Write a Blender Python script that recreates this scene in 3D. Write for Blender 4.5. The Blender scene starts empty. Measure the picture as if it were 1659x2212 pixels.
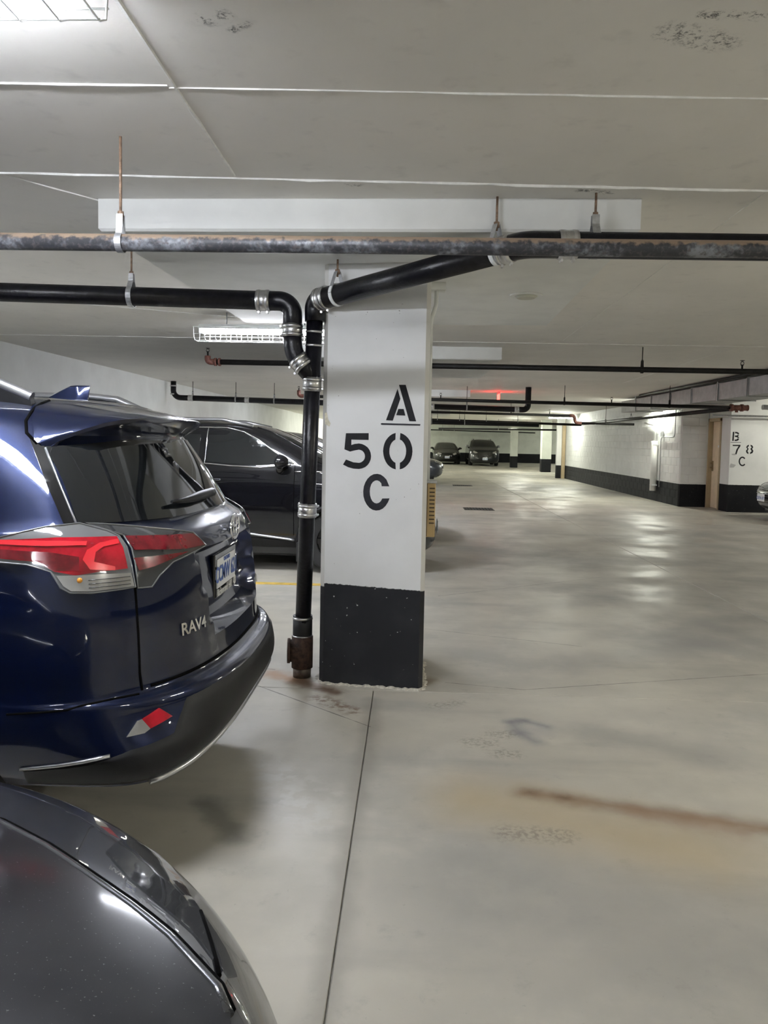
import bpy, bmesh, math, random
from mathutils import Vector, Matrix
from mathutils.bvhtree import BVHTree
random.seed(7)
SC = bpy.context.scene
COL = SC.collection
PI = math.pi

# ------------------------------------------------------------------ camera
YAW, PIT, ROL, FPX = math.radians(1.94), math.radians(3.5), 0.0195, 1640.0
cd = bpy.data.cameras.new('camera')
cam = bpy.data.objects.new('camera', cd)
COL.objects.link(cam)
fw = Vector((-math.sin(YAW)*math.cos(PIT), math.cos(YAW)*math.cos(PIT), -math.sin(PIT)))
r0 = Vector((math.cos(YAW), math.sin(YAW), 0)); u0 = r0.cross(fw)
rr = r0*math.cos(ROL) + u0*math.sin(ROL); uu = u0*math.cos(ROL) - r0*math.sin(ROL)
cam.matrix_world = Matrix(((rr.x, uu.x, -fw.x, 0), (rr.y, uu.y, -fw.y, 0), (rr.z, uu.z, -fw.z, 1.5), (0, 0, 0, 1)))
cd.sensor_fit = 'VERTICAL'; cd.sensor_height = 36.0
cd.lens = FPX/2212*36.0
cd.shift_y = -(1106-1051)/2212      # phone lens: principal point a little above centre
cd.clip_start = 0.02; cd.clip_end = 200
SC.camera = cam

# ------------------------------------------------------------------ world, exposure
wd = bpy.data.worlds.new('world'); SC.world = wd; wd.use_nodes = True
wd.node_tree.nodes['Background'].inputs[0].default_value = (0.8, 0.85, 1, 1)
wd.node_tree.nodes['Background'].inputs[1].default_value = 0.02
vs = SC.view_settings
SC.display_settings.display_device = 'sRGB'
vs.view_transform = 'Standard'; vs.look = 'None'; vs.gamma = 1.0; vs.use_curve_mapping = False
vs.exposure = 2.2
SC.cycles.use_denoising = True
SC.cycles.max_bounces = 8; SC.cycles.diffuse_bounces = 4; SC.cycles.glossy_bounces = 4
SC.cycles.sample_clamp_indirect = 6.0
TUBE = 48.0           # radiance of a fluorescent tube

# ------------------------------------------------------------------ node helpers, materials
class NT:
    def __init__(s, name):
        s.m = bpy.data.materials.new(name); s.m.use_nodes = True
        s.t = s.m.node_tree; s.b = s.t.nodes['Principled BSDF']
    def n(s, kind, **kw):
        x = s.t.nodes.new(kind)
        for k, v in kw.items(): setattr(x, k, v)
        return x
    def put(s, sock, v):
        if isinstance(v, bpy.types.NodeSocket): s.t.links.new(v, sock)
        elif v is not None:
            if isinstance(v, (tuple, list)) and len(v) == 3 and sock.type == 'RGBA': v = (*v, 1)
            sock.default_value = v
    def math(s, op, a, b=None, c=None, clamp=False):
        x = s.n('ShaderNodeMath', operation=op, use_clamp=clamp)
        for i, v in enumerate((a, b, c)): s.put(x.inputs[i], v)
        return x.outputs[0]
    def vec(s, op, a, b=None, out=0):
        x = s.n('ShaderNodeVectorMath', operation=op)
        s.put(x.inputs[0], a)
        if b is not None: s.put(x.inputs[1], b)
        return x.outputs[out]
    def mix(s, f, a, b, mode='MIX'):
        x = s.n('ShaderNodeMix', data_type='RGBA', blend_type=mode)
        s.put(x.inputs[0], f); s.put(x.inputs[6], a); s.put(x.inputs[7], b)
        return x.outputs[2]
    def pos(s): return s.n('ShaderNodeNewGeometry').outputs['Position']
    def obj(s): return s.n('ShaderNodeTexCoord').outputs['Object']
    def noise(s, scale, detail=4, vec=None, rough=.55, dim='3D'):
        x = s.n('ShaderNodeTexNoise'); x.inputs['Scale'].default_value = scale
        x.inputs['Detail'].default_value = detail; x.inputs['Roughness'].default_value = rough
        s.put(x.inputs['Vector'], vec if vec is not None else s.pos())
        return x.outputs[0]
    def smooth(s, v, lo, hi, a=0.0, b=1.0):
        x = s.n('ShaderNodeMapRange', interpolation_type='SMOOTHSTEP')
        s.put(x.inputs[0], v)
        for i, q in enumerate((lo, hi, a, b)): s.put(x.inputs[i+1], q)
        return x.outputs[0]
    def sep(s, v):
        x = s.n('ShaderNodeSeparateXYZ'); s.put(x.inputs[0], v); return x.outputs
    def scale(s, v, xyz): return s.vec('MULTIPLY', v, xyz)
    def bump(s, h, strength=.3, dist=.01):
        x = s.n('ShaderNodeBump'); x.inputs['Strength'].default_value = strength; x.inputs['Distance'].default_value = dist
        s.put(x.inputs['Height'], h); s.put(s.b.inputs['Normal'], x.outputs[0])
    def fin(s, col=None, rough=None, metal=None, coat=None, spec=None, emit=None, power=None):
        for k, v in (('Base Color', col), ('Roughness', rough), ('Metallic', metal), ('Coat Weight', coat),
                     ('Specular IOR Level', spec), ('Emission Color', emit), ('Emission Strength', power)):
            if v is not None: s.put(s.b.inputs[k], v)
        return s.m

def plain(name, col, rough=.5, metal=0, coat=0, spec=.5, var=0, vs=6, bump=0, bs=60):
    t = NT(name)
    c = col
    if var:
        f = t.smooth(t.noise(vs, 5), .3, .7)
        c = t.mix(f, tuple(x*(1-var) for x in col), tuple(min(1, x*(1+var)) for x in col))
    if bump: t.bump(t.noise(bs, 4), bump, .004)
    m = t.fin(c, rough, metal, coat, spec)
    t.b.inputs['Coat Roughness'].default_value = .03
    return m
def glow(name, col, power):
    t = NT(name); return t.fin((0, 0, 0), .5, emit=col, power=power)

def two_tone(name, white, dark, split, slope=0.0, soft=.004, wear=.012):
    """white masonry paint with a black band at the foot; split is the height of the band in metres"""
    t = NT(name); p = t.pos(); x, y, z = t.sep(p)
    n1 = t.noise(14, 5); n2 = t.noise(2.2, 4)
    zz = t.math('ADD', z, t.math('MULTIPLY', t.math('SUBTRACT', t.noise(45, 2), .5), wear))
    if slope: zz = t.math('ADD', zz, t.math('MULTIPLY', x, slope))
    f = t.smooth(zz, split-soft, split+soft)
    w = t.mix(t.smooth(n2, .35, .75), white, tuple(v*.9 for v in white))
    d = t.mix(t.smooth(n2, .35, .75), dark, tuple(v*1.6 for v in dark))
    spk = t.smooth(t.noise(75, 1), .77, .8)
    d = t.mix(spk, d, (.35, .36, .35))
    w = t.mix(t.smooth(t.noise(38, 2), .755, .79), w, tuple(v*.45 for v in white))
    t.bump(n1, .12, .006)
    return t.fin(t.mix(f, d, w), .6, spec=t.math('MULTIPLY', t.math('ADD', f, .35), .3))

M = {}
M['ceiling'] = None
M['steel_light'] = plain('galvanised_steel', (.36, .37, .37), .5, .45, var=.12, vs=9)
M['chrome'] = plain('chrome', (.8, .8, .82), .12, 1)
M['clamp'] = plain('stainless_clamp', (.62, .62, .62), .3, 1, var=.1, vs=30)
M['zinc'] = plain('zinc_strap', (.5, .51, .52), .45, .85, var=.15, vs=40)
M['iron'] = plain('black_cast_iron', (.005, .005, .0075), .3, 0, 0.0, .32, var=.5, vs=25, bump=.5, bs=45)
M['black_pipe'] = plain('black_steel_pipe', (.009, .0085, .008), .5, spec=.3, var=.4, vs=20, bump=.3)
M['gap'] = plain('shut_line', (.002, .002, .002), .95, spec=0.05)
M['rubber'] = plain('black_rubber', (.012, .012, .013), .6)
M['rust'] = plain('rusty_iron', (.05, .026, .018), .8, 0, var=.5, vs=35, bump=.6, bs=70)
M['rust_red'] = plain('red_oxide_fitting', (.16, .06, .045), .6, 0, var=.35, vs=40, bump=.4)
M['white_enamel'] = plain('white_enamel', (.78, .8, .8), .4)
M['white_paint'] = plain('white_paint', (.72, .73, .7), .55, var=.05)
M['beige'] = plain('beige_enamel', (.5, .36, .17), .45, var=.08)
M['beige_dark'] = plain('louvre_shadow', (.06, .04, .02), .7)
M['tan'] = plain('tan_door_paint', (.74, .62, .44), .5, var=.06)
M['tan_dark'] = plain('tan_frame_paint', (.42, .33, .2), .5, var=.06)
M['brass'] = plain('brass', (.35, .27, .15), .4, .8)
M['stencil'] = plain('black_stencil_paint', (.0065, .0065, .009), .6, spec=.25, var=.3, vs=18)
M['stencil_thin'] = plain('thin_black_stencil_paint', (.021, .021, .027), .6, spec=.25, var=.4, vs=14)
M['yellow'] = plain('yellow_line_paint', (.62, .42, .08), .6, var=.2, vs=14)
M['grate'] = plain('dark_iron_grate', (.02, .02, .02), .5, .4)
M['pit_shade'] = plain('drain_pit_shade', (.004, .004, .004), .9)
M['tube'] = glow('fluorescent_tube', (.89, .92, 1.0), TUBE)
M['tube_warm'] = glow('fluorescent_tube_warm', (1.0, .97, .86), TUBE)
M['tube_far'] = glow('fluorescent_tube_far', (.98, 1.0, .87), TUBE*1.45)
M['exit_red'] = glow('red_exit_glow', (1.0, .02, .015), 5.0)

# steel sprinkler main: grey mill scale below, tan rust dust above
t = NT('dusty_sprinkler_pipe')
x, y, z = t.sep(t.n('ShaderNodeNewGeometry').outputs['Normal'])
n = t.noise(28, 6); n2 = t.noise(7, 4)
f = t.smooth(t.math('ADD', z, t.math('MULTIPLY', t.math('SUBTRACT', n, .5), 1.8)), .15, .6)
base = t.mix(t.smooth(t.math('ADD', n2, t.math('MULTIPLY', t.math('SUBTRACT', t.noise(45, 5), .5), .5)), .42, .66), (.04, .041, .046), (.22, .23, .25))
base = t.mix(t.smooth(t.noise(60, 4), .5, .7), base, (.1, .09, .09))
t.bump(n, .25, .004)
M['sprinkler'] = t.fin(t.mix(f, base, (.3, .22, .16)), .5, .25)
# hanger rod: rusty brown thread
M['rod'] = plain('rusty_rod', (.24, .16, .11), .6, .3, var=.35, vs=60)

# ------------------------------------------------------------------ ceiling paint
def capsule(t, p, a, b, rin, rout, wob=0.0, ws=8.0):
    """soft mask around the segment a-b on the XY plane"""
    ax, ay = a; bx, by = b
    A = (ax, ay, 0); d = (bx-ax, by-ay, 0); L2 = d[0]**2+d[1]**2
    q = t.vec('MULTIPLY', p, (1, 1, 0))
    if L2 < 1e-9: dist = t.vec('DISTANCE', q, A, 1)
    else:
        pa = t.vec('SUBTRACT', q, A)
        h = t.math('DIVIDE', t.vec('DOT_PRODUCT', pa, d, 1), L2, clamp=True)
        x = t.n('ShaderNodeVectorMath', operation='SCALE'); x.inputs[0].default_value = d
        t.put(x.inputs[3], h)
        dist = t.vec('DISTANCE', pa, x.outputs[0], 1)
    if wob: dist = t.math('ADD', dist, t.math('MULTIPLY', t.math('SUBTRACT', t.noise(ws, 5), .5), wob))
    return t.smooth(dist, rin, rout, 1, 0)

t = NT('painted_concrete_ceiling'); p = t.pos()
n = t.noise(1.3, 4); c = t.mix(t.smooth(n, .3, .7), (.83, .81, .765), (.77, .755, .715))
c = t.mix(t.math('MULTIPLY', t.smooth(t.noise(9, 5), .55, .8), .18), c, (.3, .29, .28))
sm = t.math('MULTIPLY', t.smooth(t.noise(38, 8, rough=.75), .47, .6), t.smooth(t.noise(140, 2), .35, .5))
for a, b, r in (((.74, 2.31), (.9, 2.37), .05), ((.8, 2.22), (.98, 2.23), .022), ((-.62, 2.25), (-.56, 2.23), .03), ((-.55, 2.3), (-.5, 2.27), .015),
                ((-.32, 3.66), (-.27, 3.66), .02), ((.78, 3.71), (.92, 3.74), .025)):
    c = t.mix(t.math('MULTIPLY', sm, t.math('MULTIPLY', capsule(t, p, a, b, r*.3, r*1.5, .06, 25), .85)), c, (.04, .04, .04))
t.bump(t.math('ADD', t.noise(30, 5), t.math('MULTIPLY', t.noise(3, 3), 2)), .1, .006)
M['ceiling'] = t.fin(c, .62)
M['panel'] = plain('painted_drop_panel', (.76, .77, .75), .6, var=.05, vs=3, bump=.1, bs=30)
M['ridge'] = plain('painted_form_ridge', (.8, .8, .77), .6, var=.08, vs=20, bump=.5)

# ------------------------------------------------------------------ concrete floor
t = NT('garage_concrete'); p = t.pos()
big = t.noise(.55, 5); mid = t.noise(2.3, 6, rough=.6)
sq = t.noise(1.6, 5, vec=t.scale(p, (.35, 1.4, 1)))
c = t.mix(t.smooth(big, .32, .68), (.50, .47, .40), (.36, .35, .315))
c = t.mix(t.math('MULTIPLY', t.smooth(mid, .45, .75), .55), c, (.56, .53, .455))
c = t.mix(t.math('MULTIPLY', t.smooth(sq, .52, .75), .5), c, (.25, .245, .225))
c = t.mix(t.math('MULTIPLY', t.smooth(t.noise(55, 3), .68, .76), .35), c, (.24, .22, .2))
c = t.mix(t.math('MULTIPLY', t.smooth(t.noise(7, 7, rough=.7), .56, .74), .4), c, (.27, .26, .235))
def stain(c, a, b, rin, rout, col, amt, wob=.1, ws=8, grain=None):
    f = t.math('MULTIPLY', capsule(t, p, a, b, rin, rout, wob, ws), amt)
    if grain: f = t.math('MULTIPLY', f, t.smooth(t.noise(grain, 4), .42, .6))
    return t.mix(f, c, col)
# rusty drip line with its ochre halo, right foreground
c = stain(c, (.3, 3.12), (1.1, 2.75), -.05, .42, (.42, .325, .18), .6, .3, 3)
c = stain(c, (.52, 3.2), (1.5, 2.94), -.02, .11, (.2, .115, .055), .8, .13, 5)
c = stain(c, (.95, 3.06), (1.3, 2.93), .0, .12, (.27, .17, .11), .45, .12, 8)
c = stain(c, (.545, 3.2), (.56, 3.19), -.03, .06, (.1, .05, .018), .75, .1, 14)
c = stain(c, (.66, 3.17), (.69, 3.16), -.03, .055, (.1, .05, .02), .75, .1, 14)
# scuffed dark ring
c = stain(c, (.565, 4.03), (.64, 4.05), -.03, .07, (.12, .12, .14), .75, .12, 12)
c = stain(c, (.64, 4.05), (.755, 3.97), -.03, .06, (.13, .13, .15), .8, .05, 14)
c = stain(c, (.57, 4.02), (.60, 3.86), -.03, .08, (.14, .14, .16), .75, .05, 14)
c = stain(c, (.60, 3.86), (.66, 3.76), -.03, .085, (.15, .15, .17), .75, .06, 14)
c = stain(c, (.66, 3.93), (.7, 3.93), .0, .16, (.3, .3, .31), .35, .1, 8)
# pitted patches
for a, b in (((.33, 3.73), (.42, 3.73)), ((.46, 3.84), (.53, 3.84)), ((.46, 3.6), (.52, 3.6)), ((.4, 2.85), (.62, 2.85)), ((.18, 4.25), (.3, 4.3))):
    c = stain(c, a, b, .0, .09, (.12, .1, .07), .5, .12, 22, 48)
# rust bleeding from the stack foot and pale mortar round the column foot
c = stain(c, (-.55, 4.46), (.2, 4.4), .0, .2, (.47, .44, .37), .75, .18, 9)
c = stain(c, (-.68, 4.62), (-.85, 4.74), .0, .13, (.36, .17, .05), .7, .14, 10)
c = stain(c, (-.66, 4.6), (-.42, 4.42), .0, .11, (.1, .05, .025), .9, .12, 12)
c = stain(c, (-.5, 4.3), (-.3, 4.12), .0, .11, (.14, .075, .035), .85, .06, 16, 20)
c = stain(c, (.11, 4.62), (.16, 4.7), .0, .09, (.2, .14, .07), .7, .05, 12)
# bleached patch beside the dark car, then darker patches
c = stain(c, (-.6, 3.3), (-.35, 2.95), .0, .22, (.5, .49, .45), .8, .3, 9, 14)
c = stain(c, (-.8, 3.0), (-.62, 2.75), .0, .1, (.1, .1, .09), .6, .1, 10)
c = stain(c, (.3, 2.5), (1.1, 2.2), .0, .5, (.27, .265, .245), .5, .3, 4)
c = stain(c, (1.0, 3.9), (1.5, 3.6), .0, .22, (.25, .245, .22), .5, .2, 5)
c = stain(c, (2.0, 5.9), (3.0, 6.6), .0, .5, (.22, .215, .2), .5, .4, 3)
c = stain(c, (1.0, 6.8), (2.0, 7.4), .0, .35, (.25, .24, .22), .5, .4, 3)
c = stain(c, (1.2, 5.2), (2.6, 5.9), .0, .35, (.27, .265, .25), .5, .4, 3)
c = stain(c, (.5, 9.5), (2.6, 9.8), .0, .5, (.3, .29, .265), .45, .6, 2)
c = stain(c, (-.18, 4.3), (-.21, .8), .0, .085, (.27, .255, .22), .7, .09, 5)
# hairline cracks
for a, b in (((-1.0, 4.58), (-.18, 3.89)), ((.25, 4.66), (.72, 4.565)), ((.72, 4.565), (2.6, 5.1)), ((.15, 6.0), (1.3, 5.6)), ((.3, 7.3), (2.2, 8.6)), ((-1.4, 4.9), (-.85, 4.82))):
    c = stain(c, a, b, .001, .006, (.12, .11, .09), .9, .012, 9)
t.bump(t.math('ADD', t.noise(35, 5), t.math('MULTIPLY', mid, 2)), .1, .004)
rg = t.math('ADD', .34, t.math('MULTIPLY', t.smooth(t.noise(1.1, 5), .35, .7), .3))
M['floor'] = t.fin(c, rg, spec=.42)
M['joint'] = plain('joint_filler', (.15, .14, .12), .9, var=.3)

WHITE = (.72, .73, .71); BAND = (.0105, .011, .0125)
M['wall'] = two_tone('masonry_white_over_black', WHITE, BAND, .56)
M['wall_b'] = two_tone('wall_white_over_black', WHITE, BAND, .63)
M['wall_far'] = two_tone('far_wall_white_over_black', (.64, .67, .6), BAND, .68)
M['wall_plain'] = plain('white_wall_paint', (.82, .84, .83), .6, var=.05, vs=1.5, bump=.08)
# column: thin grey collar at the top, white body, black foot; chalky specks
t = NT('column_paint'); x, y, z = t.sep(t.pos())
rag = t.math('MULTIPLY', t.math('SUBTRACT', t.noise(50, 3), .5), .014)
zf = t.math('ADD', t.math('ADD', z, rag), t.math('MULTIPLY', x, .03))
f1 = t.smooth(zf, .604, .609)
w = t.mix(t.smooth(t.noise(2.5, 4), .3, .7), (.72, .725, .72), (.66, .665, .66))
w = t.mix(t.smooth(t.noise(45, 2), .74, .78), w, (.3, .29, .27))
d = t.mix(t.smooth(t.noise(3, 4), .4, .7), (.0135, .014, .017), (.021, .022, .0255))
d = t.mix(t.smooth(t.noise(48, 1), .76, .79), d, (.4, .41, .4))
t.bump(t.noise(25, 5), .1, .005)
M['column'] = t.fin(t.mix(f1, d, w), .55, spec=.25)
M['chamfer'] = two_tone('column_edge_shade', (.56, .55, .51), (.022, .022, .023), .6)  # column paint darkened, shade of the angled edges put into the colour
M['block'] = M['wall']

# ------------------------------------------------------------------ mesh helpers
def link(name, me, mats, parent=None, local=False, smooth=False):
    o = bpy.data.objects.new(name, me); COL.objects.link(o)
    if not isinstance(mats, (list, tuple)): mats = [mats]
    for m in mats: me.materials.append(m)
    if parent is not None:
        o.parent = parent
        if not local:
            w = Vector((0, 0, 0)); q = parent
            while q: w += q.location; q = q.parent
            me.transform(Matrix.Translation(-w))
    if smooth:
        for f in me.polygons: f.use_smooth = True
    return o
def obj(name, bm, mats, parent=None, local=False, smooth=False, autos=None):
    me = bpy.data.meshes.new(name)
    bmesh.ops.recalc_face_normals(bm, faces=bm.faces)
    if autos is not None:
        for f in bm.faces: f.smooth = True
        for e in bm.edges:
            if len(e.link_faces) == 2 and e.calc_face_angle(0) > autos: e.smooth = False
    bm.to_mesh(me); bm.free()
    return link(name, me, mats, parent, local, smooth)
def thing(name, label, cat, loc=(0, 0, 0), rotz=0, group=None):
    o = bpy.data.objects.new(name, None); COL.objects.link(o); o.empty_display_size = .1
    o.location = loc; o.rotation_euler = (0, 0, rotz)
    o['label'] = label; o['category'] = cat
    if group: o['group'] = group
    return o
def tag(o, label, cat, group=None):
    o['label'] = label; o['category'] = cat
    if group: o['group'] = group
    return o
def structure(o): o['kind'] = 'structure'; return o
def NB(): return bmesh.new()
def box(bm, x0, x1, y0, y1, z0, z1, bev=0, mat=None):
    vs_ = [bm.verts.new((x, y, z)) for x in (x0, x1) for y in (y0, y1) for z in (z0, z1)]
    fs = [bm.faces.new([vs_[i] for i in q]) for q in ((0, 1, 3, 2), (4, 6, 7, 5), (0, 4, 5, 1), (2, 3, 7, 6), (0, 2, 6, 4), (1, 5, 7, 3))]
    if bev:
        es = list({e for f in fs for e in f.edges})
        bmesh.ops.bevel(bm, geom=es, offset=bev, segments=1 if bev < .004 else 2, affect='EDGES', profile=.5)
    elif mat is not None:
        for f in fs: f.material_index = mat
    return fs
def prism(bm, pts, fn, t):
    """polygon pts (a,b) mapped by fn(a,b,h) for h=0 and h=t"""
    a = [bm.verts.new(fn(x, y, 0)) for x, y in pts]; b = [bm.verts.new(fn(x, y, t)) for x, y in pts]
    n_ = len(pts)
    f = [bm.faces.new(a), bm.faces.new(b)]
    for i in range(n_): bm.faces.new((a[i], a[(i+1) % n_], b[(i+1) % n_], b[i]))
    bm.normal_update()
    if n_ > 4: bmesh.ops.triangulate(bm, faces=f)
def fillet(pts, r, n=8):
    out = [Vector(pts[0])]
    for i in range(1, len(pts)-1):
        a, b, c_ = Vector(pts[i-1]), Vector(pts[i]), Vector(pts[i+1])
        u = (a-b).normalized(); v = (c_-b).normalized(); ang = u.angle(v)
        d = min(r/math.tan(ang/2), (a-b).length*.49, (c_-b).length*.49); rad = d*math.tan(ang/2)
        cen = b + (u+v).normalized()*(rad/math.sin(ang/2))
        p0 = b+u*d-cen; p1 = b+v*d-cen; tot = p0.angle(p1)
        for k in range(n+1):
            s_ = k/n
            q = (p0*math.sin((1-s_)*tot)+p1*math.sin(s_*tot))/math.sin(tot) if tot > 1e-4 else p0
            out.append(cen+q)
    out.append(Vector(pts[-1])); return out
def tube(bm, pts, r, n=16, caps=True):
    pts = [Vector(p_) for p_ in pts]; rs = r if isinstance(r, (list, tuple)) else [r]*len(pts)
    tan = []
    for i in range(len(pts)):
        d = (pts[min(i+1, len(pts)-1)]-pts[max(i-1, 0)]).normalized(); tan.append(d)
    up = Vector((0, 0, 1)) if abs(tan[0].z) < .9 else Vector((0, 1, 0))
    a = tan[0].cross(up).normalized(); rings = []
    for i, p_ in enumerate(pts):
        a = (a - tan[i]*a.dot(tan[i])).normalized(); b = tan[i].cross(a)
        rings.append([bm.verts.new(p_+(a*math.cos(2*PI*k/n)+b*math.sin(2*PI*k/n))*rs[i]) for k in range(n)])
    for i in range(len(rings)-1):
        for k in range(n):
            f = bm.faces.new((rings[i][k], rings[i][(k+1) % n], rings[i+1][(k+1) % n], rings[i+1][k])); f.smooth = True
    if caps: bm.faces.new(rings[0][::-1]); bm.faces.new(rings[-1])
def ring(bm, p_, d, r, w, n=20, lip=0):
    p_ = Vector(p_); d = Vector(d).normalized()
    if lip: tube(bm, [p_-d*w/2, p_-d*w/2, p_-d*w*.35, p_-d*w*.35, p_+d*w*.35, p_+d*w*.35, p_+d*w/2, p_+d*w/2], [r-.002, r+lip, r+lip, r, r, r+lip, r+lip, r-.002], n)
    else: tube(bm, [p_-d*w/2, p_+d*w/2], r, n)
def TB(name, pts, r, mat, parent=None, n=16, local=False):
    bm = NB(); tube(bm, pts, r, n); return obj(name, bm, mat, parent, local)
def BX(name, b, mat, parent=None, bev=0, local=False):
    bm = NB(); box(bm, *b, bev=bev); return obj(name, bm, mat, parent, local)
def text_bm(bm, s, size, fn, depth=.001, bold=False, spacing=1.0):
    cu = bpy.data.curves.new('t', 'FONT'); cu.body = s; cu.size = size; cu.extrude = depth/2; cu.space_character = spacing
    cu.align_x = 'CENTER'; cu.align_y = 'CENTER'; cu.resolution_u = 3
    if bold: cu.offset = size*.018
    o = bpy.data.objects.new('t', cu); me = o.to_mesh()
    vm = [bm.verts.new(fn(v.co.x, v.co.y, v.co.z)) for v in me.vertices]
    for f in me.polygons:
        try: bm.faces.new([vm[i] for i in f.vertices])
        except ValueError: pass
    o.to_mesh_clear(); bpy.data.objects.remove(o); bpy.data.curves.remove(cu)

# ================================================================== STRUCTURE
# floor: sub-base, sawn slabs with open joints
fl = structure(BX('floor', (-5.4, 14, -8, 57.2, -.3, -.007), M['joint']))
xs = [-5.4, -.19, 3.1, 14]; ys = [-8, 4.47, 10.8, 23.2, 57.2]
for i in range(3):
    for j in range(4):
        x0, x1, y0, y1 = xs[i], xs[i+1], ys[j], ys[j+1]
        if j == 1:                               # the front row's long joint stops at the column
            if i == 0: x1 = xs[2]
            elif i == 1: continue
        bm = NB(); g = .0028
        box(bm, x0+g, x1-g, y0+g*.4, y1-g*.4, -.04, 0)
        top = [e for e in bm.edges if all(v.co.z > -.001 for v in e.verts)]
        bmesh.ops.bevel(bm, geom=top, offset=.0025, segments=1, affect='EDGES')
        obj('slab', bm, M['floor'], fl)
# ceiling with raised form-board ridges and drop panels over the column line
ce = structure(BX('ceiling', (-5.4, 14, -8, 57.2, 2.7, 2.9), M['ceiling']))
def ridge(a, b, w=.012, h=.006):
    a = Vector((*a, 2.7)); b = Vector((*b, 2.7)); d = (b-a).normalized(); s_ = Vector((d.y, -d.x, 0))
    bm = NB(); n_ = max(2, int((b-a).length/.12)); R = random.Random(str(a))
    rows = []
    for k in range(n_+1):
        p_ = a.lerp(b, k/n_); ww = w*R.uniform(.35, 1.1)/2; hh = h*R.uniform(.5, 1.2)
        rows.append([bm.verts.new(p_+s_*ww+Vector((0, 0, .004))), bm.verts.new(p_+s_*ww*.4-Vector((0, 0, hh))), bm.verts.new(p_-s_*ww*.4-Vector((0, 0, hh))), bm.verts.new(p_-s_*ww+Vector((0, 0, .004)))])
    for r1, r2 in zip(rows, rows[1:]):
        for k in range(3): bm.faces.new((r1[k], r1[k+1], r2[k+1], r2[k]))
    bm.faces.new(rows[0]); bm.faces.new(rows[-1][::-1])
    return obj('form_ridge', bm, M['ridge'], ce)
ridge((-5.3, 2.55), (-.86, 2.655), .02); ridge((-.86, 2.67), (2.2, 2.765), .014)
ridge((-5.3, 3.37), (1.9, 3.7), .03, .01)
ridge((-.84, -1), (-.835, 3.54), .026, .006)
ridge((-1.95, 3.5), (-1.62, 3.93), .014)
ridge((-5.3, 1.4), (3, 1.5), .015); ridge((1.55, -1), (1.75, 9), .01, .003)
ridge((-3.2, 6.9), (-1.2, 7.9), .012); ridge((-5.3, 9.2), (5, 9.3), .012); ridge((3.9, 9.5), (4.1, 15), .012, .004)
def drop_panel(x0, x1, y0, y1, rot=0):
    bm = NB(); box(bm, x0, x1, y0, y1, 2.54, 2.72)
    es = [e for e in bm.edges if all(v.co.z < 2.6 for v in e.verts)]
    bmesh.ops.bevel(bm, geom=es, offset=.012, segments=1, affect='EDGES')
    bmesh.ops.rotate(bm, verts=bm.verts, cent=((x0+x1)/2, y0, 0), matrix=Matrix.Rotation(rot, 3, 'Z'))
    return obj('drop_panel', bm, M['panel'], ce)
drop_panel(-1.62, 1.1, 3.86, 6.9, -.03)
drop_panel(-1.6, 1.13, 9.75, 12.6); drop_panel(-1.5, 1.37, 17.9, 20.8); drop_panel(-1.4, 1.5, 29.5, 32.5)
# walls
structure(BX('wall_left', (-5.6, -5.4, -8, 57.2, 0, 2.7), M['wall_plain']))
structure(BX('wall_back', (-5.4, 14, 57.0, 57.2, 0, 2.7), M['wall_far']))
structure(BX('wall_near', (-5.4, 14, -8.2, -8, 0, 2.7), M['wall_plain']))
structure(BX('wall_side', (13.8, 14, -8, 17.7, 0, 2.7), M['wall']))
def block_wall(parent, x0, x1, y0, y1, face, zt=2.7, first=0, limit=300):
    """running-bond concrete block facing; face is '-x' or '-y'"""
    L = (y1-y0) if face == '-x' else (x1-x0)
    bw, bh, g = .4, .2, .006
    def blk(w_):
        bm = NB(); t_ = .006; q = .005
        o0 = [(-w_/2+g/2, g/2), (w_/2-g/2, g/2), (w_/2-g/2, bh-g/2), (-w_/2+g/2, bh-g/2)]
        i0 = [(-w_/2+g/2+q, g/2+q), (w_/2-g/2-q, g/2+q), (w_/2-g/2-q, bh-g/2-q), (-w_/2+g/2+q, bh-g/2-q)]
        f_ = (lambda a, z, h: (-h, a, z)) if face == '-x' else (lambda a, z, h: (a, -h, z))
        A = [bm.verts.new(f_(a, z, -.002)) for a, z in o0]; B = [bm.verts.new(f_(a, z, t_)) for a, z in i0]
        bm.faces.new(B)
        for k in range(4): bm.faces.new((A[k], A[(k+1) % 4], B[(k+1) % 4], B[k]))
        bmesh.ops.recalc_face_normals(bm, faces=bm.faces)
        if bm.faces[0].normal.dot(Vector(f_(0, 0, 1))) < 0: bmesh.ops.reverse_faces(bm, faces=bm.faces)
        me = bpy.data.meshes.new('block'); bm.to_mesh(me); bm.free(); me.materials.append(M['block']); return me
    cells = []
    for r_ in range(int(zt/bh+.001)):
        a = 0.0 if r_ % 2 == 0 else -.2
        while a < L-.03:
            lo, hi = max(a, 0), min(a+bw, L)
            if hi-lo > .05: cells.append((lo, hi, r_*bh))
            a += bw
    cells.sort(key=lambda c_: c_[0])
    cache = {}; far = None
    for k, (lo, hi, z) in enumerate(cells):
        w_ = round(hi-lo, 3)
        if w_ not in cache: cache[w_] = blk(w_)
        loc = Vector((x0, y0+(lo+hi)/2, z)) if face == '-x' else Vector((x0+(lo+hi)/2, y0, z))
        if k < limit:
            o = bpy.data.objects.new('block', cache[w_]); COL.objects.link(o); o.parent = parent; o.location = loc
        else:
            if far is None: far = NB()
            n0 = len(far.verts); far.from_mesh(cache[w_]); far.verts.ensure_lookup_table()
            for v in far.verts[n0:]: v.co += loc
    if far is not None: o = obj('far_blocks', far, M['block'], parent); o['kind'] = 'stuff'
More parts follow.
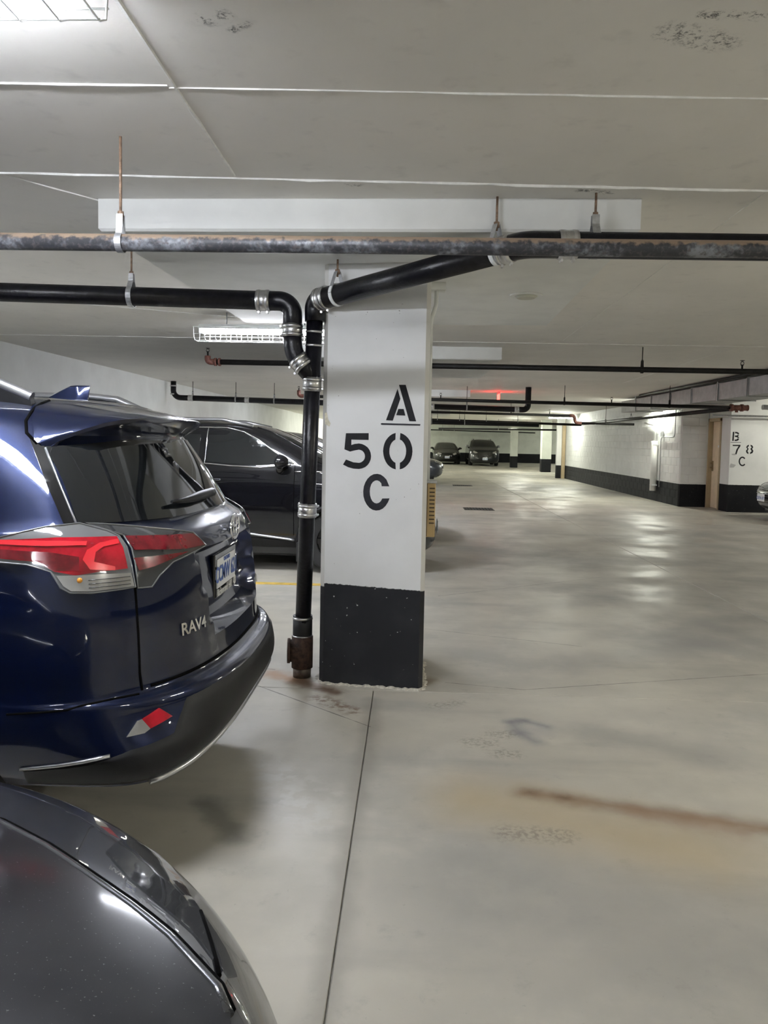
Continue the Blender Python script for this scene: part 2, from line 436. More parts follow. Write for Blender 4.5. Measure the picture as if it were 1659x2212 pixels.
# block side wall with its return, recessed door bay, poured wall with the B 78 C mark
wr = structure(BX('wall_right', (6.66, 7.3, 19.0, 33.0, 0, 2.7), M['wall']))
block_wall(wr, 6.66, 0, 19.02, 33, '-x')
we = structure(BX('wall_block_end', (6.665, 7.3, 18.97, 19.0, 0, 2.7), M['wall']))
block_wall(we, 6.67, 7.28, 18.97, 0, '-y')
wb = structure(BX('wall_bay', (7.32, 13.8, 17.7, 18.22, 0, 2.7), M['wall_b']))
structure(BX('wall_above_door', (7.33, 7.6, 18.22, 18.97, 2.16, 2.7), M['wall_b']))
structure(BX('wall_behind_door', (7.5, 7.6, 18.22, 18.97, 0, 2.16), M['wall_b']))
dr = structure(thing('door_1', 'tan steel door', 'door', (7.4, 18.6, 0)))
del dr['category']; dr['label'] = 'narrow looking tan steel door with a lockset, beside the B 78 C wall'
BX('door_leaf', (7.4, 7.44, 18.28, 18.9, .01, 2.1), M['tan'], dr, .003)
bm = NB(); box(bm, 7.3, 7.46, 18.2, 18.27, 0, 2.17); box(bm, 7.3, 7.46, 18.91, 18.99, 0, 2.17); box(bm, 7.3, 7.46, 18.2, 18.99, 2.105, 2.18)
obj('door_frame', bm, M['tan_dark'], dr)
BX('lock_plate', (7.385, 7.4, 18.8, 18.88, .9, 1.15), M['brass'], dr, .003)
bm = NB(); tube(bm, [(7.385, 18.84, .98), (7.34, 18.84, .98)], .022, 12); tube(bm, [(7.335, 18.84, 1.09), (7.385, 18.84, 1.09)], .016, 10); tube(bm, [(7.345, 18.84, .98), (7.345, 18.72, .97)], .011, 8)
obj('door_handle', bm, M['brass'], dr)
BX('door_notice', (7.397, 7.4, 18.5, 18.58, 1.48, 1.53), M['white_enamel'], dr)
# far end of the block wall: tan frame and white return
fd = structure(BX('wall_far_return', (6.3, 6.62, 33.0, 33.2, 0, 2.7), M['wall']))
d2 = structure(BX('door_2', (6.5, 6.64, 32.85, 32.99, 0, 2.3), M['tan_dark'], None, .01))
# stencilled marks on the bay wall
MARKB = {'B1': [(7.367, 1.844), (7.403, 1.845), (7.398, 1.636), (7.362, 1.638)],
'B2': [(7.419, 1.845), (7.459, 1.844), (7.501, 1.826), (7.513, 1.796), (7.482, 1.789), (7.46, 1.81), (7.417, 1.811)],
'B3': [(7.419, 1.761), (7.463, 1.764), (7.491, 1.783), (7.512, 1.773), (7.489, 1.747), (7.519, 1.716), (7.491, 1.704), (7.459, 1.725), (7.418, 1.729)],
'B4': [(7.417, 1.668), (7.457, 1.671), (7.486, 1.699), (7.516, 1.691), (7.504, 1.655), (7.469, 1.636), (7.415, 1.635)],
'bar': [(7.33, 1.611), (7.563, 1.611), (7.564, 1.602), (7.33, 1.601)],
'7': [(7.379, 1.547), (7.554, 1.551), (7.555, 1.521), (7.504, 1.436), (7.475, 1.33), (7.441, 1.331), (7.467, 1.44), (7.512, 1.52), (7.38, 1.52)],
'8a': [(7.743, 1.559), (7.702, 1.535), (7.685, 1.498), (7.711, 1.461), (7.682, 1.413), (7.7, 1.366), (7.743, 1.34), (7.743, 1.375), (7.719, 1.409), (7.742, 1.462), (7.716, 1.498), (7.746, 1.525)],
'8b': [(7.779, 1.559), (7.821, 1.542), (7.845, 1.506), (7.822, 1.463), (7.853, 1.416), (7.835, 1.369), (7.779, 1.341), (7.777, 1.376), (7.812, 1.41), (7.78, 1.463), (7.808, 1.5), (7.784, 1.526)],
'C': [(7.677, 1.245), (7.657, 1.266), (7.632, 1.28), (7.606, 1.283), (7.581, 1.276), (7.559, 1.259), (7.543, 1.234), (7.533, 1.204), (7.53, 1.17), (7.536, 1.137), (7.549, 1.107), (7.568, 1.083), (7.591, 1.067), (7.617, 1.061), (7.643, 1.065), (7.666, 1.079), (7.684, 1.102), (7.659, 1.122), (7.646, 1.104), (7.629, 1.094), (7.61, 1.094), (7.592, 1.103), (7.576, 1.12), (7.566, 1.144), (7.561, 1.171), (7.563, 1.198), (7.572, 1.222), (7.585, 1.24), (7.602, 1.25), (7.621, 1.25), (7.639, 1.241), (7.654, 1.224)],
'p1': [(7.358, 1.338), (7.451, 1.35), (7.451, 1.308), (7.38, 1.312)], 'p2': [(7.335, 1.073), (7.357, 1.121), (7.474, 1.087), (7.424, 1.027), (7.335, 1.025)]}
M['touch_up'] = plain('grey_touch_up_paint', (.4, .4, .4), .6)
for nm, ks, mt in (('stencil_letter', ('B1', 'B2', 'B3', 'B4'), 'stencil'), ('stencil_bar', ('bar',), 'stencil'), ('stencil_digit', ('7',), 'stencil'), ('stencil_digit', ('8a', '8b'), 'stencil'),
                   ('stencil_letter', ('C',), 'stencil'), ('paint_patch', ('p1', 'p2'), 'touch_up')):
    bm = NB()
    for k in ks: prism(bm, MARKB[k], lambda a, z, h: (a, 17.7015-h, z), .003)
    obj(nm, bm, M[mt], wb)
# columns further down the aisle
def far_column(x, y, w_, label):
    o = thing('concrete_column', label, 'column', (x, y, 0))
    bm = NB(); box(bm, -w_/2, w_/2, -w_/2, w_/2, 0, 2.7, .02); obj('shaft', bm, M['wall_far'], o, True)
    return o
far_column(6.25, 46.2, .42, 'farther of the two slim white columns with black feet near the back wall')
far_column(7.05, 39.9, .5, 'nearer of the two slim white columns with black feet beyond the block wall')

# ------------------------------------------------------------------ the A 50 C column
PC = [(-.535, 4.607), (-.509, 4.577), (.077, 4.4985), (.103, 4.525), (.106, 5.2), (-.535, 5.2)]
cl = thing('concrete_column', 'broad white concrete column stencilled A 50 C, with a black foot', 'column', (-.22, 4.85, 0))
bm = NB()
va = [bm.verts.new((x, y, 0)) for x, y in PC]; vb = [bm.verts.new((x, y, 2.56)) for x, y in PC]
bm.faces.new(va[::-1]); bm.faces.new(vb)
for i in range(6):
    f = bm.faces.new((va[i], va[(i+1) % 6], vb[(i+1) % 6], vb[i]))
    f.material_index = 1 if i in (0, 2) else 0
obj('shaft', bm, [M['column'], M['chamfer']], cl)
CA = Vector((-.529, 4.579, 0)); CE = (Vector((.082, 4.497, 0))-CA).normalized(); CN = Vector((CE.y, -CE.x, 0))
MARKA = {'A1': [(0.449, 1.804), (0.467, 1.746), (0.424, 1.616), (0.383, 1.618)],
'A2': [(0.457, 1.828), (0.497, 1.828), (0.564, 1.614), (0.523, 1.615)],
'A3': [(0.456, 1.686), (0.488, 1.686), (0.499, 1.647), (0.444, 1.649)],
'bar': [(0.352, 1.598), (0.358, 1.601), (0.59, 1.598), (0.588, 1.589), (0.358, 1.59), (0.353, 1.593)],
'5': [(0.141, 1.537), (0.28, 1.54), (0.28, 1.499), (0.175, 1.499), (0.175, 1.467), (0.197, 1.474), (0.222, 1.477), (0.241, 1.474), (0.259, 1.466), (0.275, 1.455), (0.287, 1.439), (0.294, 1.422), (0.297, 1.402), (0.295, 1.383), (0.288, 1.365), (0.277, 1.349), (0.262, 1.336), (0.244, 1.328), (0.225, 1.324), (0.191, 1.325), (0.158, 1.333), (0.126, 1.348), (0.144, 1.379), (0.19, 1.363), (0.225, 1.361), (0.236, 1.364), (0.246, 1.371), (0.254, 1.379), (0.259, 1.39), (0.26, 1.401), (0.258, 1.413), (0.253, 1.423), (0.245, 1.432), (0.235, 1.437), (0.223, 1.44), (0.193, 1.434), (0.168, 1.427), (0.133, 1.44)],
'0a': [(0.443, 1.544), (0.426, 1.538), (0.41, 1.528), (0.396, 1.514), (0.384, 1.497), (0.376, 1.478), (0.371, 1.456), (0.369, 1.434), (0.372, 1.412), (0.378, 1.39), (0.387, 1.371), (0.399, 1.354), (0.414, 1.341), (0.43, 1.332), (0.448, 1.327), (0.445, 1.367), (0.435, 1.372), (0.426, 1.381), (0.418, 1.392), (0.412, 1.405), (0.408, 1.419), (0.407, 1.435), (0.408, 1.45), (0.411, 1.465), (0.416, 1.478), (0.423, 1.489), (0.432, 1.498), (0.442, 1.504)],
'0b': [(0.471, 1.544), (0.488, 1.538), (0.504, 1.528), (0.518, 1.515), (0.53, 1.498), (0.538, 1.479), (0.544, 1.458), (0.546, 1.436), (0.544, 1.414), (0.539, 1.393), (0.531, 1.374), (0.519, 1.357), (0.505, 1.343), (0.489, 1.333), (0.472, 1.328), (0.472, 1.367), (0.482, 1.373), (0.491, 1.382), (0.499, 1.393), (0.504, 1.407), (0.507, 1.421), (0.508, 1.437), (0.507, 1.452), (0.503, 1.467), (0.497, 1.48), (0.489, 1.491), (0.48, 1.5), (0.469, 1.505)],
'C': [(0.411, 1.225), (0.393, 1.265), (0.376, 1.282), (0.357, 1.294), (0.336, 1.298), (0.315, 1.295), (0.295, 1.284), (0.278, 1.267), (0.265, 1.245), (0.256, 1.219), (0.253, 1.19), (0.255, 1.161), (0.263, 1.134), (0.276, 1.111), (0.292, 1.093), (0.312, 1.081), (0.333, 1.077), (0.354, 1.08), (0.374, 1.09), (0.391, 1.107), (0.405, 1.13), (0.414, 1.153), (0.37, 1.151), (0.361, 1.134), (0.349, 1.124), (0.336, 1.12), (0.323, 1.123), (0.31, 1.133), (0.301, 1.149), (0.295, 1.169), (0.293, 1.191), (0.295, 1.213), (0.301, 1.233), (0.311, 1.248), (0.324, 1.257), (0.337, 1.259), (0.35, 1.254), (0.362, 1.242), (0.365, 1.224)],
'p': [(.008, 1.655), (.022, 1.66), (.03, 1.62), (.045, 1.595), (.038, 1.575), (.012, 1.59)]}
M['old_paint'] = plain('yellowed_paint_patch', (.5, .47, .36), .6, var=.2, vs=40)
for nm, ks, mt in (('stencil_letter', ('A1', 'A2', 'A3'), 'stencil'), ('stencil_bar', ('bar',), 'stencil_thin'), ('stencil_digit', ('5',), 'stencil'), ('stencil_digit', ('0a', '0b'), 'stencil'),
                   ('stencil_letter', ('C',), 'stencil_thin'), ('paint_patch', ('p',), 'old_paint')):
    bm = NB()
    for k in ks: prism(bm, MARKA[k], lambda a, z, h: CA+CE*a+CN*(h-.0005)+Vector((0, 0, z)), .0015)
    obj(nm, bm, M[mt], cl)

# crumbled pale mortar round the column foot
M['mortar'] = plain('pale_crumbled_mortar', (.5, .47, .4), .9, var=.3, vs=60, bump=.6)
bm = NB(); RR = random.Random(5); prev = None
PTS = [(-.545, 4.9), (-.54, 4.607), (-.511, 4.574), (-.3, 4.546), (-.1, 4.52), (.077, 4.4955), (.106, 4.522), (.11, 4.75), (.11, 5.1)]
NRM = [(-1, 0), (-.9, -.4), (-.4, -.9), (-.13, -.99), (-.13, -.99), (.2, -.98), (.9, -.4), (1, 0), (1, 0)]
rows = []
for i in range(len(PTS)-1):
    a, b = Vector((*PTS[i], 0)), Vector((*PTS[i+1], 0)); na, nb = Vector((*NRM[i], 0)), Vector((*NRM[i+1], 0))
    n_ = max(2, int((b-a).length/.018))
    for k in range(n_):
        q = a.lerp(b, k/n_); nn = na.lerp(nb, k/n_).normalized(); w_ = RR.uniform(.006, .034); h = RR.uniform(.003, .013)
        rows.append([bm.verts.new(v) for v in (q-nn*.004+Vector((0, 0, h)), q+nn*w_*.5+Vector((0, 0, h*RR.uniform(.5, 1))), q+nn*w_-Vector((0, 0, .001)), q-nn*.004-Vector((0, 0, .002)))])
for A, B in zip(rows, rows[1:]):
    for k in range(4): bm.faces.new((A[k], A[(k+1) % 4], B[(k+1) % 4], B[k]))
obj('mortar_skirt', bm, M['mortar'], cl)
# yellow bay line
tag(BX('bay_line', (-5.2, -.6, 7.66, 7.77, -.002, .003), M['yellow']), 'yellow painted bay line on the floor beside the black crossover', 'line')

# ================================================================== LIGHTS
def strip_light(x, y, z, L, label, along='x', guard=True, warm=False, group=None, tubes=2):
    o = thing('strip_light', label, 'light', (x, y, z), 0 if along == 'x' else PI/2, group)
    # everything in local coordinates, length along local x, ceiling side up
    bm = NB()
    pts = [(-.09, .05), (-.075, .075), (.075, .075), (.09, .05), (.11, .035), (.11, .03), (.085, .045), (-.085, .045), (-.11, .03), (-.11, .035)]
    prism(bm, pts, lambda a, b, h: (h-L/2, a, b), L); obj('housing', bm, M['white_enamel'], o, True)
    for s_ in ((-1, 1) if tubes == 2 else (0,)):
        bm = NB(); tube(bm, [(-L/2+.03, s_*.045, .012), (L/2-.03, s_*.045, .012)], .016, 10)
        obj('tube', bm, M['tube_far' if y > 18 and (x > 0 or y > 30) else 'tube_warm' if warm else 'tube'], o, True)
    for s_ in (-1, 1):
        bm = NB(); box(bm, s_*L/2-(.03 if s_ > 0 else 0), s_*L/2+(.03 if s_ < 0 else 0), -.075, .075, -.01, .046, .003); obj('end_cap', bm, M['white_enamel'], o, True)
    if z < 2.66-.075+.02:
        for s_ in (-.3, .3):
            bm = NB(); tube(bm, [(L*s_, 0, .07), (L*s_, 0, 2.7-z)], .006, 6); obj('hanger', bm, M['zinc'], o, True)
    if guard:
        bm = NB(); n_ = int(L/.095)
        for k in range(n_+1):
            a = -L/2-.04+(L+.08)*k/n_
            tube(bm, [(a, -.115, .05), (a, -.1, -.05), (a, -.06, -.075), (a, .06, -.075), (a, .1, -.05), (a, .115, .05)], .003, 5)
        for yy, zz in ((-.115, .045), (-.105, -.02), (-.05, -.076), (.05, -.076), (.105, -.02), (.115, .045)):
            tube(bm, [(-L/2-.045, yy, zz), (L/2+.045, yy, zz)], .003, 5)
        obj('wire_guard', bm, M['white_enamel'], o, True)
    return o
strip_light(-1.47, 1.905, 2.62, 1.24, 'nearest strip light, glowing in a white wire guard on the ceiling')
strip_light(-1.42, 7.35, 2.50, 1.26, 'strip light in a wire guard behind the bent black drain pipe')
strip_light(5.6, 39.4, 2.40, 1.2, 'smallest strip light, far off in front of the slim columns', guard=False, warm=True)
strip_light(5.95, 30.6, 2.5, 1.0, 'bright strip light on the far ceiling, above the end of the block wall', guard=False, warm=True)
strip_light(6.42, 20.6, 2.44, 1.24, 'glaring strip light beside the block wall, under the duct', 'y', guard=False, warm=True)
for k, (x, y, al) in enumerate(((3.6, -1.5, 'x'), (-1.5, -3.5, 'x'), (4.6, 3.2, 'y'), (8.5, 10.5, 'x'), (9.5, 1.0, 'x'), (-1.0, 13.4, 'y'), (-1.2, 16.9, 'y'), (-1.9, 24, 'y'), (-1.7, 34.2, 'y'), (-2.6, 44.5, 'y'), (-4.6, 48, 'x'), (-1.2, 50.5, 'x'), (-4.4, 53, 'x'), (-2, 38, 'y'), (8.8, 38, 'x'), (11, 46, 'x'), (-4.6, 4.7, 'y'), (9.5, 15.6, 'x'), (12, 52, 'x'))):  # unseen lamps, added to brighten ceiling, walls and far bays
    strip_light(x, y, 2.62, 1.24, 'added fluorescent strip light on the ceiling, unseen, to brighten the garage', al, guard=False, warm=x > 2 or y > 30, group='added fill lamps out of view')

# ================================================================== PIPES
def clevis(name, p_, r, top, parent, mat='zinc', rod='rod', wide=.028, rodr=.006, along='x'):
    """strap hanger round a pipe at p_ with a threaded rod up to height top"""
    x, y, z = p_
    bm = NB(); N = 20; prof = []
    for k in range(N+1):
        a = math.radians(-235+290*k/N)
        prof.append(((r+.004)*math.cos(a), (r+.004)*math.sin(a)))
    prof = [(-.012, r+.075), (-.015, r+.03)] + prof + [(.015, r+.03), (.012, r+.075)]
    for (a0, b0), (a1, b1) in zip(prof, prof[1:]):
        q = []
        for a, b in ((a0, b0), (a1, b1)):
            for s_ in (-wide/2, wide/2):
                for e_ in (0, .003):
                    l = math.hypot(a, b) or 1; aa, bb = a*(1+e_/l), b*(1+e_/l)
                    q.append(bm.verts.new((x+s_, y+aa, z+bb) if along == 'x' else (x+aa, y+s_, z+bb)))
        for f in ((0, 2, 6, 4), (1, 5, 7, 3), (0, 4, 5, 1), (2, 3, 7, 6)): bm.faces.new([q[i] for i in f])
    o = obj(name, bm, M[mat], parent)
    bm = NB(); tube(bm, [(x, y, z+r+.05), (x, y, top)], rodr, 8); tube(bm, [(x, y, z+r+.07), (x, y, z+r+.09)], .013, 6)
    obj('hanger_rod', bm, M[rod], o)
    return o
def couple(p_, d, r, parent, w=.075, name='coupling', screws=True):
    p_ = Vector(p_); d = Vector(d).normalized()
    bm = NB(); ring(bm, p_, d, r+.006, w, 24); ring(bm, p_-d*w*.32, d, r+.0085, w*.22, 24); ring(bm, p_+d*w*.32, d, r+.0085, w*.22, 24)
    o = obj(name, bm, M['clamp'], parent)
    if screws:
        s_ = d.cross(Vector((0, 1, 0)));
        s_ = (s_.normalized() if s_.length > .3 else Vector((1, 0, 0)))
        if s_.z > 0 or s_.x > .5: s_ = -s_
        bm = NB()
        for q in (-.32, .32):
            c0 = p_+d*w*q+s_*(r+.014); tube(bm, [c0-Vector((0, .018, 0)), c0+Vector((0, .018, 0))], .007, 6)
        obj('clamp_screw', bm, M['clamp'], o)['kind'] = 'stuff'
    return o
# grey sprinkler main across the foreground
sm_ = thing('sprinkler_pipe', 'long dusty grey sprinkler pipe, the nearest, crossing in front of the column top', 'pipe', (0, 3.1, 2.28))
TB('pipe', [(-5.38, 3.1, 2.28), (9, 3.1, 2.28)], .034, M['sprinkler'], sm_, 24)
clevis('hanger', (-1.195, 3.1, 2.28), .034, 2.7, sm_, wide=.026)
# second rod from the sprinkler hanger to the black drain
# left drain, bend and wye into the stack
YS = 4.58
dl = thing('drain_pipe', 'black cast iron drain that bends down into the stack beside the column', 'pipe', (-1.5, YS, 2.33))
TB('pipe', [(-5.38, YS, 2.403), (-.89, YS, 2.32)], .056, M['iron'], dl, 24)
TB('elbow', fillet([(-.89, YS, 2.32), (-.722, YS, 2.317), (-.722, YS, 2.1)], .135, 12), .058, M['iron'], dl, 24)
OB = fillet([(-.722, YS, 2.14), (-.716, YS, 2.01), (-.65, YS+.006, 1.927), (-.588, YS+.032, 1.852)], .18, 10)
TB('offset_bend', OB, [.056 if q.z > 1.93 else .056-(1.93-q.z)*.09 for q in OB], M['iron'], dl, 24)
couple((-.90, YS, 2.32), (1, 0, 0), .056, dl, .08); couple((-.722, YS, 2.145), (0, 0, 1), .056, dl, .075)
couple((-.668, YS, 1.953), (.15, 0, -.17), .056, dl, .075)
clevis('hanger', (-1.70, YS, 2.335), .058, 2.7, dl, wide=.03)
st = thing('drain_stack', 'upright black cast iron stack against the column, rusty at its foot', 'pipe', (-.61, YS, 0))
SB, STT = Vector((-.652, 4.69, .33)), Vector((-.588, YS, 2.26))
def on_st(z): return SB.lerp(STT, (z-.33)/(2.26-.33))
sd = (STT-SB).normalized()
TB('pipe', [SB, STT], .049, M['iron'], st, 24)
P0, P1 = Vector((-.535, 4.532, 2.328)), Vector((.52, 3.72, 2.447))
P3 = Vector((3.0, 3.76, 2.475)); dd = (P1-P0).normalized()
TB('elbow', fillet([STT-Vector((0, 0, .06)), Vector((-.592, YS, 2.322)), P0+dd*.04], .11, 10), .061, M['iron'], st, 24)
for z in (2.14, 2.06): ring_b = NB(); ring(ring_b, on_st(z), sd, .0525, .012, 24); obj('band', ring_b, M['clamp'], st)
couple(on_st(1.83), sd, .051, st, .085); couple(on_st(1.06), sd, .051, st, .085)
F0 = Vector((-.655, 4.70, 0))
bm = NB(); ring(bm, F0+Vector((0, 0, .315)), (0, 0, 1), .061, .15, 24); o = obj('rubber_sleeve', bm, M['rubber'], st)
for z in (.375, .26): bm = NB(); ring(bm, F0+Vector((0, 0, z)), (0, 0, 1), .0635, .014, 24); obj('band', bm, M['clamp'], o)
bm = NB(); ring(bm, F0+Vector((0, 0, .16)), (0, 0, 1), .067, .2, 24)
tube(bm, [F0+Vector((0, 0, .165)), F0+Vector((-.075, -.01, .165))], .07, 20); tube(bm, [F0+Vector((-.075, -.01, .165)), F0+Vector((-.092, -.012, .165))], .078, 20)
obj('cleanout', bm, M['rust'], st)
bm = NB(); ring(bm, F0+Vector((0, 0, .035)), (0, 0, 1), .057, .07, 24); obj('steel_sleeve', bm, plain('worn_sleeve', (.16, .13, .11), .5, .5, var=.4, vs=30), st)
# diagonal drain up to the cross pipe
dg = thing('drain_pipe', 'thick black drain rising diagonally from the stack top to a cross pipe', 'pipe', (.2, 4.1, 2.42))
TB('pipe', [P0+dd*.03, P0.lerp(P1, .93)], .062, M['iron'], dg, 24)
TB('elbow', fillet([P0.lerp(P1, .9), P1, P1.lerp(P3, .1)], .16, 12), .064, M['iron'], dg, 24)
TB('cross_pipe', [P1.lerp(P3, .05), (9, 3.9, 2.475)], .062, M['iron'], dg, 24)
couple(P0+dd*.0, dd, .062, dg, .08); couple(P0.lerp(P1, .925), dd, .062, dg, .08); couple(P1.lerp(P3, .085), (1, 0, 0), .062, dg, .09)
for k in (.085, .885): bm = NB(); ring(bm, P0.lerp(P1, k), dd, .067, .022, 24); obj('strap', bm, M['white_enamel'], dg)
# triangular clevises of the diagonal pipe
def vee(p_, r, top, parent):
    p_ = Vector(p_); bm = NB()
    side = dd.cross(Vector((0, 0, 1))).normalized()
    tip = p_+Vector((0, 0, r+.07))
    for s_ in (-1, 1):
        a = p_+side*s_*(r+.002); b = tip+side*s_*.012
        w_ = dd*.013; o_ = Vector((0, 0, .0))
        vs_ = [bm.verts.new(q) for q in (a-w_, a+w_, b+w_, b-w_)]; vt = [bm.verts.new(q.co+side*s_*.003) for q in vs_]
        bm.faces.new(vs_); bm.faces.new(vt)
        for k in range(4): bm.faces.new((vs_[k], vs_[(k+1) % 4], vt[(k+1) % 4], vt[k]))
    bmesh.ops.recalc_face_normals(bm, faces=bm.faces)
    o = obj('hanger', bm, M['zinc'], parent)
    bm = NB(); tube(bm, [tip-Vector((0, 0, .03)), (tip.x, tip.y, top)], .006, 8); tube(bm, [tip-Vector((0, 0, .015)), tip+Vector((0, 0, .012))], .014, 6)
    obj('hanger_rod', bm, M['rod'], o)
vee(P0.lerp(P1, .085), .063, 2.54, dg); vee(P0.lerp(P1, .885), .063, 2.7, dg)
clevis('hanger', (.862, 3.745, 2.457), .062, 2.7, dg, wide=.036)
# sprinkler branch at 9.5 m
def sprinkler_head(x, y, z, parent, mat='black_pipe', h=.09):
    bm = NB(); tube(bm, [(x, y, z), (x, y, z+h*.55)], .012, 8); tube(bm, [(x, y, z+h*.55), (x, y, z+h*.62)], .02, 8)
    for s_ in (-1, 1): tube(bm, [(x+s_*.016, y, z+h*.6), (x+s_*.02, y, z+h*.8), (x, y, z+h)], .004, 5)
    tube(bm, [(x, y, z+h), (x, y, z+h+.006)], .026, 10)
    return obj('sprinkler_head', bm, M[mat], parent)
s2 = thing('sprinkler_pipe', 'dark sprinkler branch pipe running across behind the column, second nearest', 'pipe', (0, 9.5, 2.4))
TB('pipe', [(-2.5, 9.5, 2.435), (13.7, 9.5, 2.405)], .034, M['black_pipe'], s2, 16)
bm = NB(); ring(bm, (-2.46, 9.5, 2.435), (1, 0, 0), .05, .03, 16); ring(bm, (-2.41, 9.5, 2.435), (1, 0, 0), .05, .025, 16); tube(bm, fillet([(-2.45, 9.5, 2.435), (-2.56, 9.5, 2.435), (-2.56, 9.5, 2.51)], .05, 6), .038, 14)
o = obj('grooved_elbow', bm, M['rust_red'], s2); sprinkler_head(-2.56, 9.5, 2.51, o)
clevis('hanger', (2.82, 9.5, 2.42), .034, 2.7, s2, 'black_pipe', 'black_pipe'); sprinkler_head(4.03, 9.5, 2.43, s2, h=.12)
# drain along the left bays, dropping from the ceiling
d3 = thing('drain_pipe', 'black drain dropping from the ceiling beside the white side wall, above the black crossover', 'pipe', (-2, 16.6, 2.3))
TB('drop_pipe', fillet([(-5.23, 16.6, 2.7), (-5.23, 16.6, 2.345), (-4.9, 16.6, 2.34)], .16, 10), .06, M['iron'], d3)
TB('pipe', [(-4.9, 16.6, 2.34), (2.32, 16.6, 2.215)], .062, M['iron'], d3)
TB('riser', fillet([(2.3, 16.6, 2.215), (2.52, 16.6, 2.212), (2.52, 16.6, 2.7)], .18, 10), .064, M['iron'], d3)
for x in (-4.85, -3.6, 2.28, .45): couple((x, 16.6, 2.34-(x+4.9)*.0173), (1, 0, 0), .062, d3, .1, screws=False)
for z in (2.6, 2.42): bm = NB(); ring(bm, (-5.23, 16.6, z), (0, 0, 1), .068, .03, 16); obj('band', bm, M['clamp'], d3)
for x in (-4.8, -3.85, -3.0, 1.2): clevis('hanger', (x, 16.6, 2.34-(x+4.9)*.0173), .062, 2.7, d3, 'zinc', 'black_pipe')
# third sprinkler line to the red grooved tee, and the main it feeds
s3 = thing('sprinkler_pipe', 'black sprinkler line that ends in a red grooved tee near the duct', 'pipe', (0, 17, 2.4))
A3, B3 = Vector((-2.35, 17.05, 2.45)), Vector((6.4, 15.25, 2.27))
TB('pipe', [A3, B3], .036, M['black_pipe'], s3)
bm = NB(); tube(bm, fillet([A3+Vector((.03, 0, 0)), A3-Vector((.18, 0, 0)), A3+Vector((-.18, 0, .13))], .06, 6), .042, 12); ring(bm, A3, (1, 0, 0), .055, .06, 14)
o = obj('grooved_elbow', bm, M['rust_red'], s3); sprinkler_head(A3.x-.18, A3.y, A3.z+.12, o)
bm = NB(); tube(bm, [B3-Vector((.12, 0, 0)), B3+Vector((.2, 0, 0))], .055, 16); ring(bm, B3-Vector((.1, 0, 0)), (1, 0, 0), .072, .05, 16); ring(bm, B3+Vector((.1, 0, 0)), (1, 0, 0), .072, .05, 16)
tube(bm, [B3+Vector((.2, 0, 0)), B3+Vector((.22, 0, 0))], .06, 16); tube(bm, [B3, B3+Vector((0, .16, 0))], .055, 16); tube(bm, [B3, B3-Vector((0, 0, .09))], .03, 10)
obj('grooved_tee', bm, M['rust_red'], s3)
for k in (.2, .63, .86):
    q = A3.lerp(B3, k); clevis('hanger', q, .036, 2.7, s3, 'black_pipe', 'black_pipe')
sprinkler_head(*(A3.lerp(B3, .735)+Vector((0, 0, .03))), s3, h=.11); sprinkler_head(*(A3.lerp(B3, .34)+Vector((0, 0, .03))), s3, h=.11)
s4 = s3
TB('main_pipe', [(6.42, 15.3, 2.265), (6.42, 30, 2.24)], .045, M['black_pipe'], s4)
for y in (18.5, 22.5): clevis('hanger', (6.42, y, 2.26), .045, 2.7, s4, 'black_pipe', 'black_pipe', along='y')
# fourth line with the red swing joint
s5 = thing('sprinkler_pipe', 'black sprinkler line stepping down through a red swing joint', 'pipe', (3, 22, 2.2))
A5, B5 = Vector((-1.0, 22.4, 2.36)), Vector((4.62, 22.2, 2.31))
TB('pipe', [A5, B5], .036, M['black_pipe'], s5)
TB('swing_joint', fillet([B5-Vector((.05, 0, 0)), B5+Vector((.08, 0, 0)), B5+Vector((.13, 0, -.2)), B5+Vector((.3, 0, -.21))], .07, 6), .045, M['rust_red'], s5, 12)
TB('lower_pipe', [B5+Vector((.28, 0, -.21)), (6.4, 22.1, 2.09)], .034, M['black_pipe'], s5)
for x in (.4, 2.9): clevis('hanger', (x, 22.3, 2.345), .036, 2.7, s5, 'black_pipe', 'black_pipe')
clevis('hanger', (5.6, 22.15, 2.1), .034, 2.7, s5, 'black_pipe', 'black_pipe'); sprinkler_head(4.0, 22.2, 2.34, s5, h=.12)
# more pipes deeper in
def run(label, pts, r, hangers=(), mat='iron', name='drain_pipe'):
    if not hangers:
        return tag(TB(name, pts, r, M[mat], None, 14), label, 'pipe')
    o = thing(name, label, 'pipe', pts[0]); TB('pipe', fillet(pts, .2, 8) if len(pts) > 2 else pts, r, M[mat], o, 14)
    a, b = Vector(pts[0]), Vector(pts[-1])
    for k in hangers:
        q = a.lerp(b, k); clevis('hanger', q, r, 2.7, o, 'zinc', 'black_pipe')
    return o
run('long black pipe slung across the aisle below the small far strip lights', [(-2, 29.0, 2.36), (6.3, 28.4, 2.2)], .045, (.36, .46, .58, .72), 'black_pipe', 'sprinkler_pipe')
run('thick black drain hung deep in the garage above the parked hatchback', [(-2, 27.4, 2.21), (4.5, 27.0, 2.13)], .075, (.42, .6))
run('thin pipe close to the back wall above the parked saloon', [(-3, 54, 2.35), (8.6, 53, 2.2)], .04, (.3, .45, .52), 'black_pipe', 'sprinkler_pipe')
run('black pipe just in front of the slim columns', [(1.5, 41, 2.18), (9, 37, 2.16)], .045, (.4,), 'black_pipe', 'sprinkler_pipe')
run('thin pipe crossing the bay wall above the door', [(6.8, 17.45, 2.2), (13.7, 17.45, 2.2)], .022, (), 'zinc', 'conduit')
run('grey pipe leading on from the red tee past the duct', [(6.9, 15.25, 2.29), (13.7, 15.25, 2.25)], .05, (.3,), 'zinc', 'sprinkler_pipe')
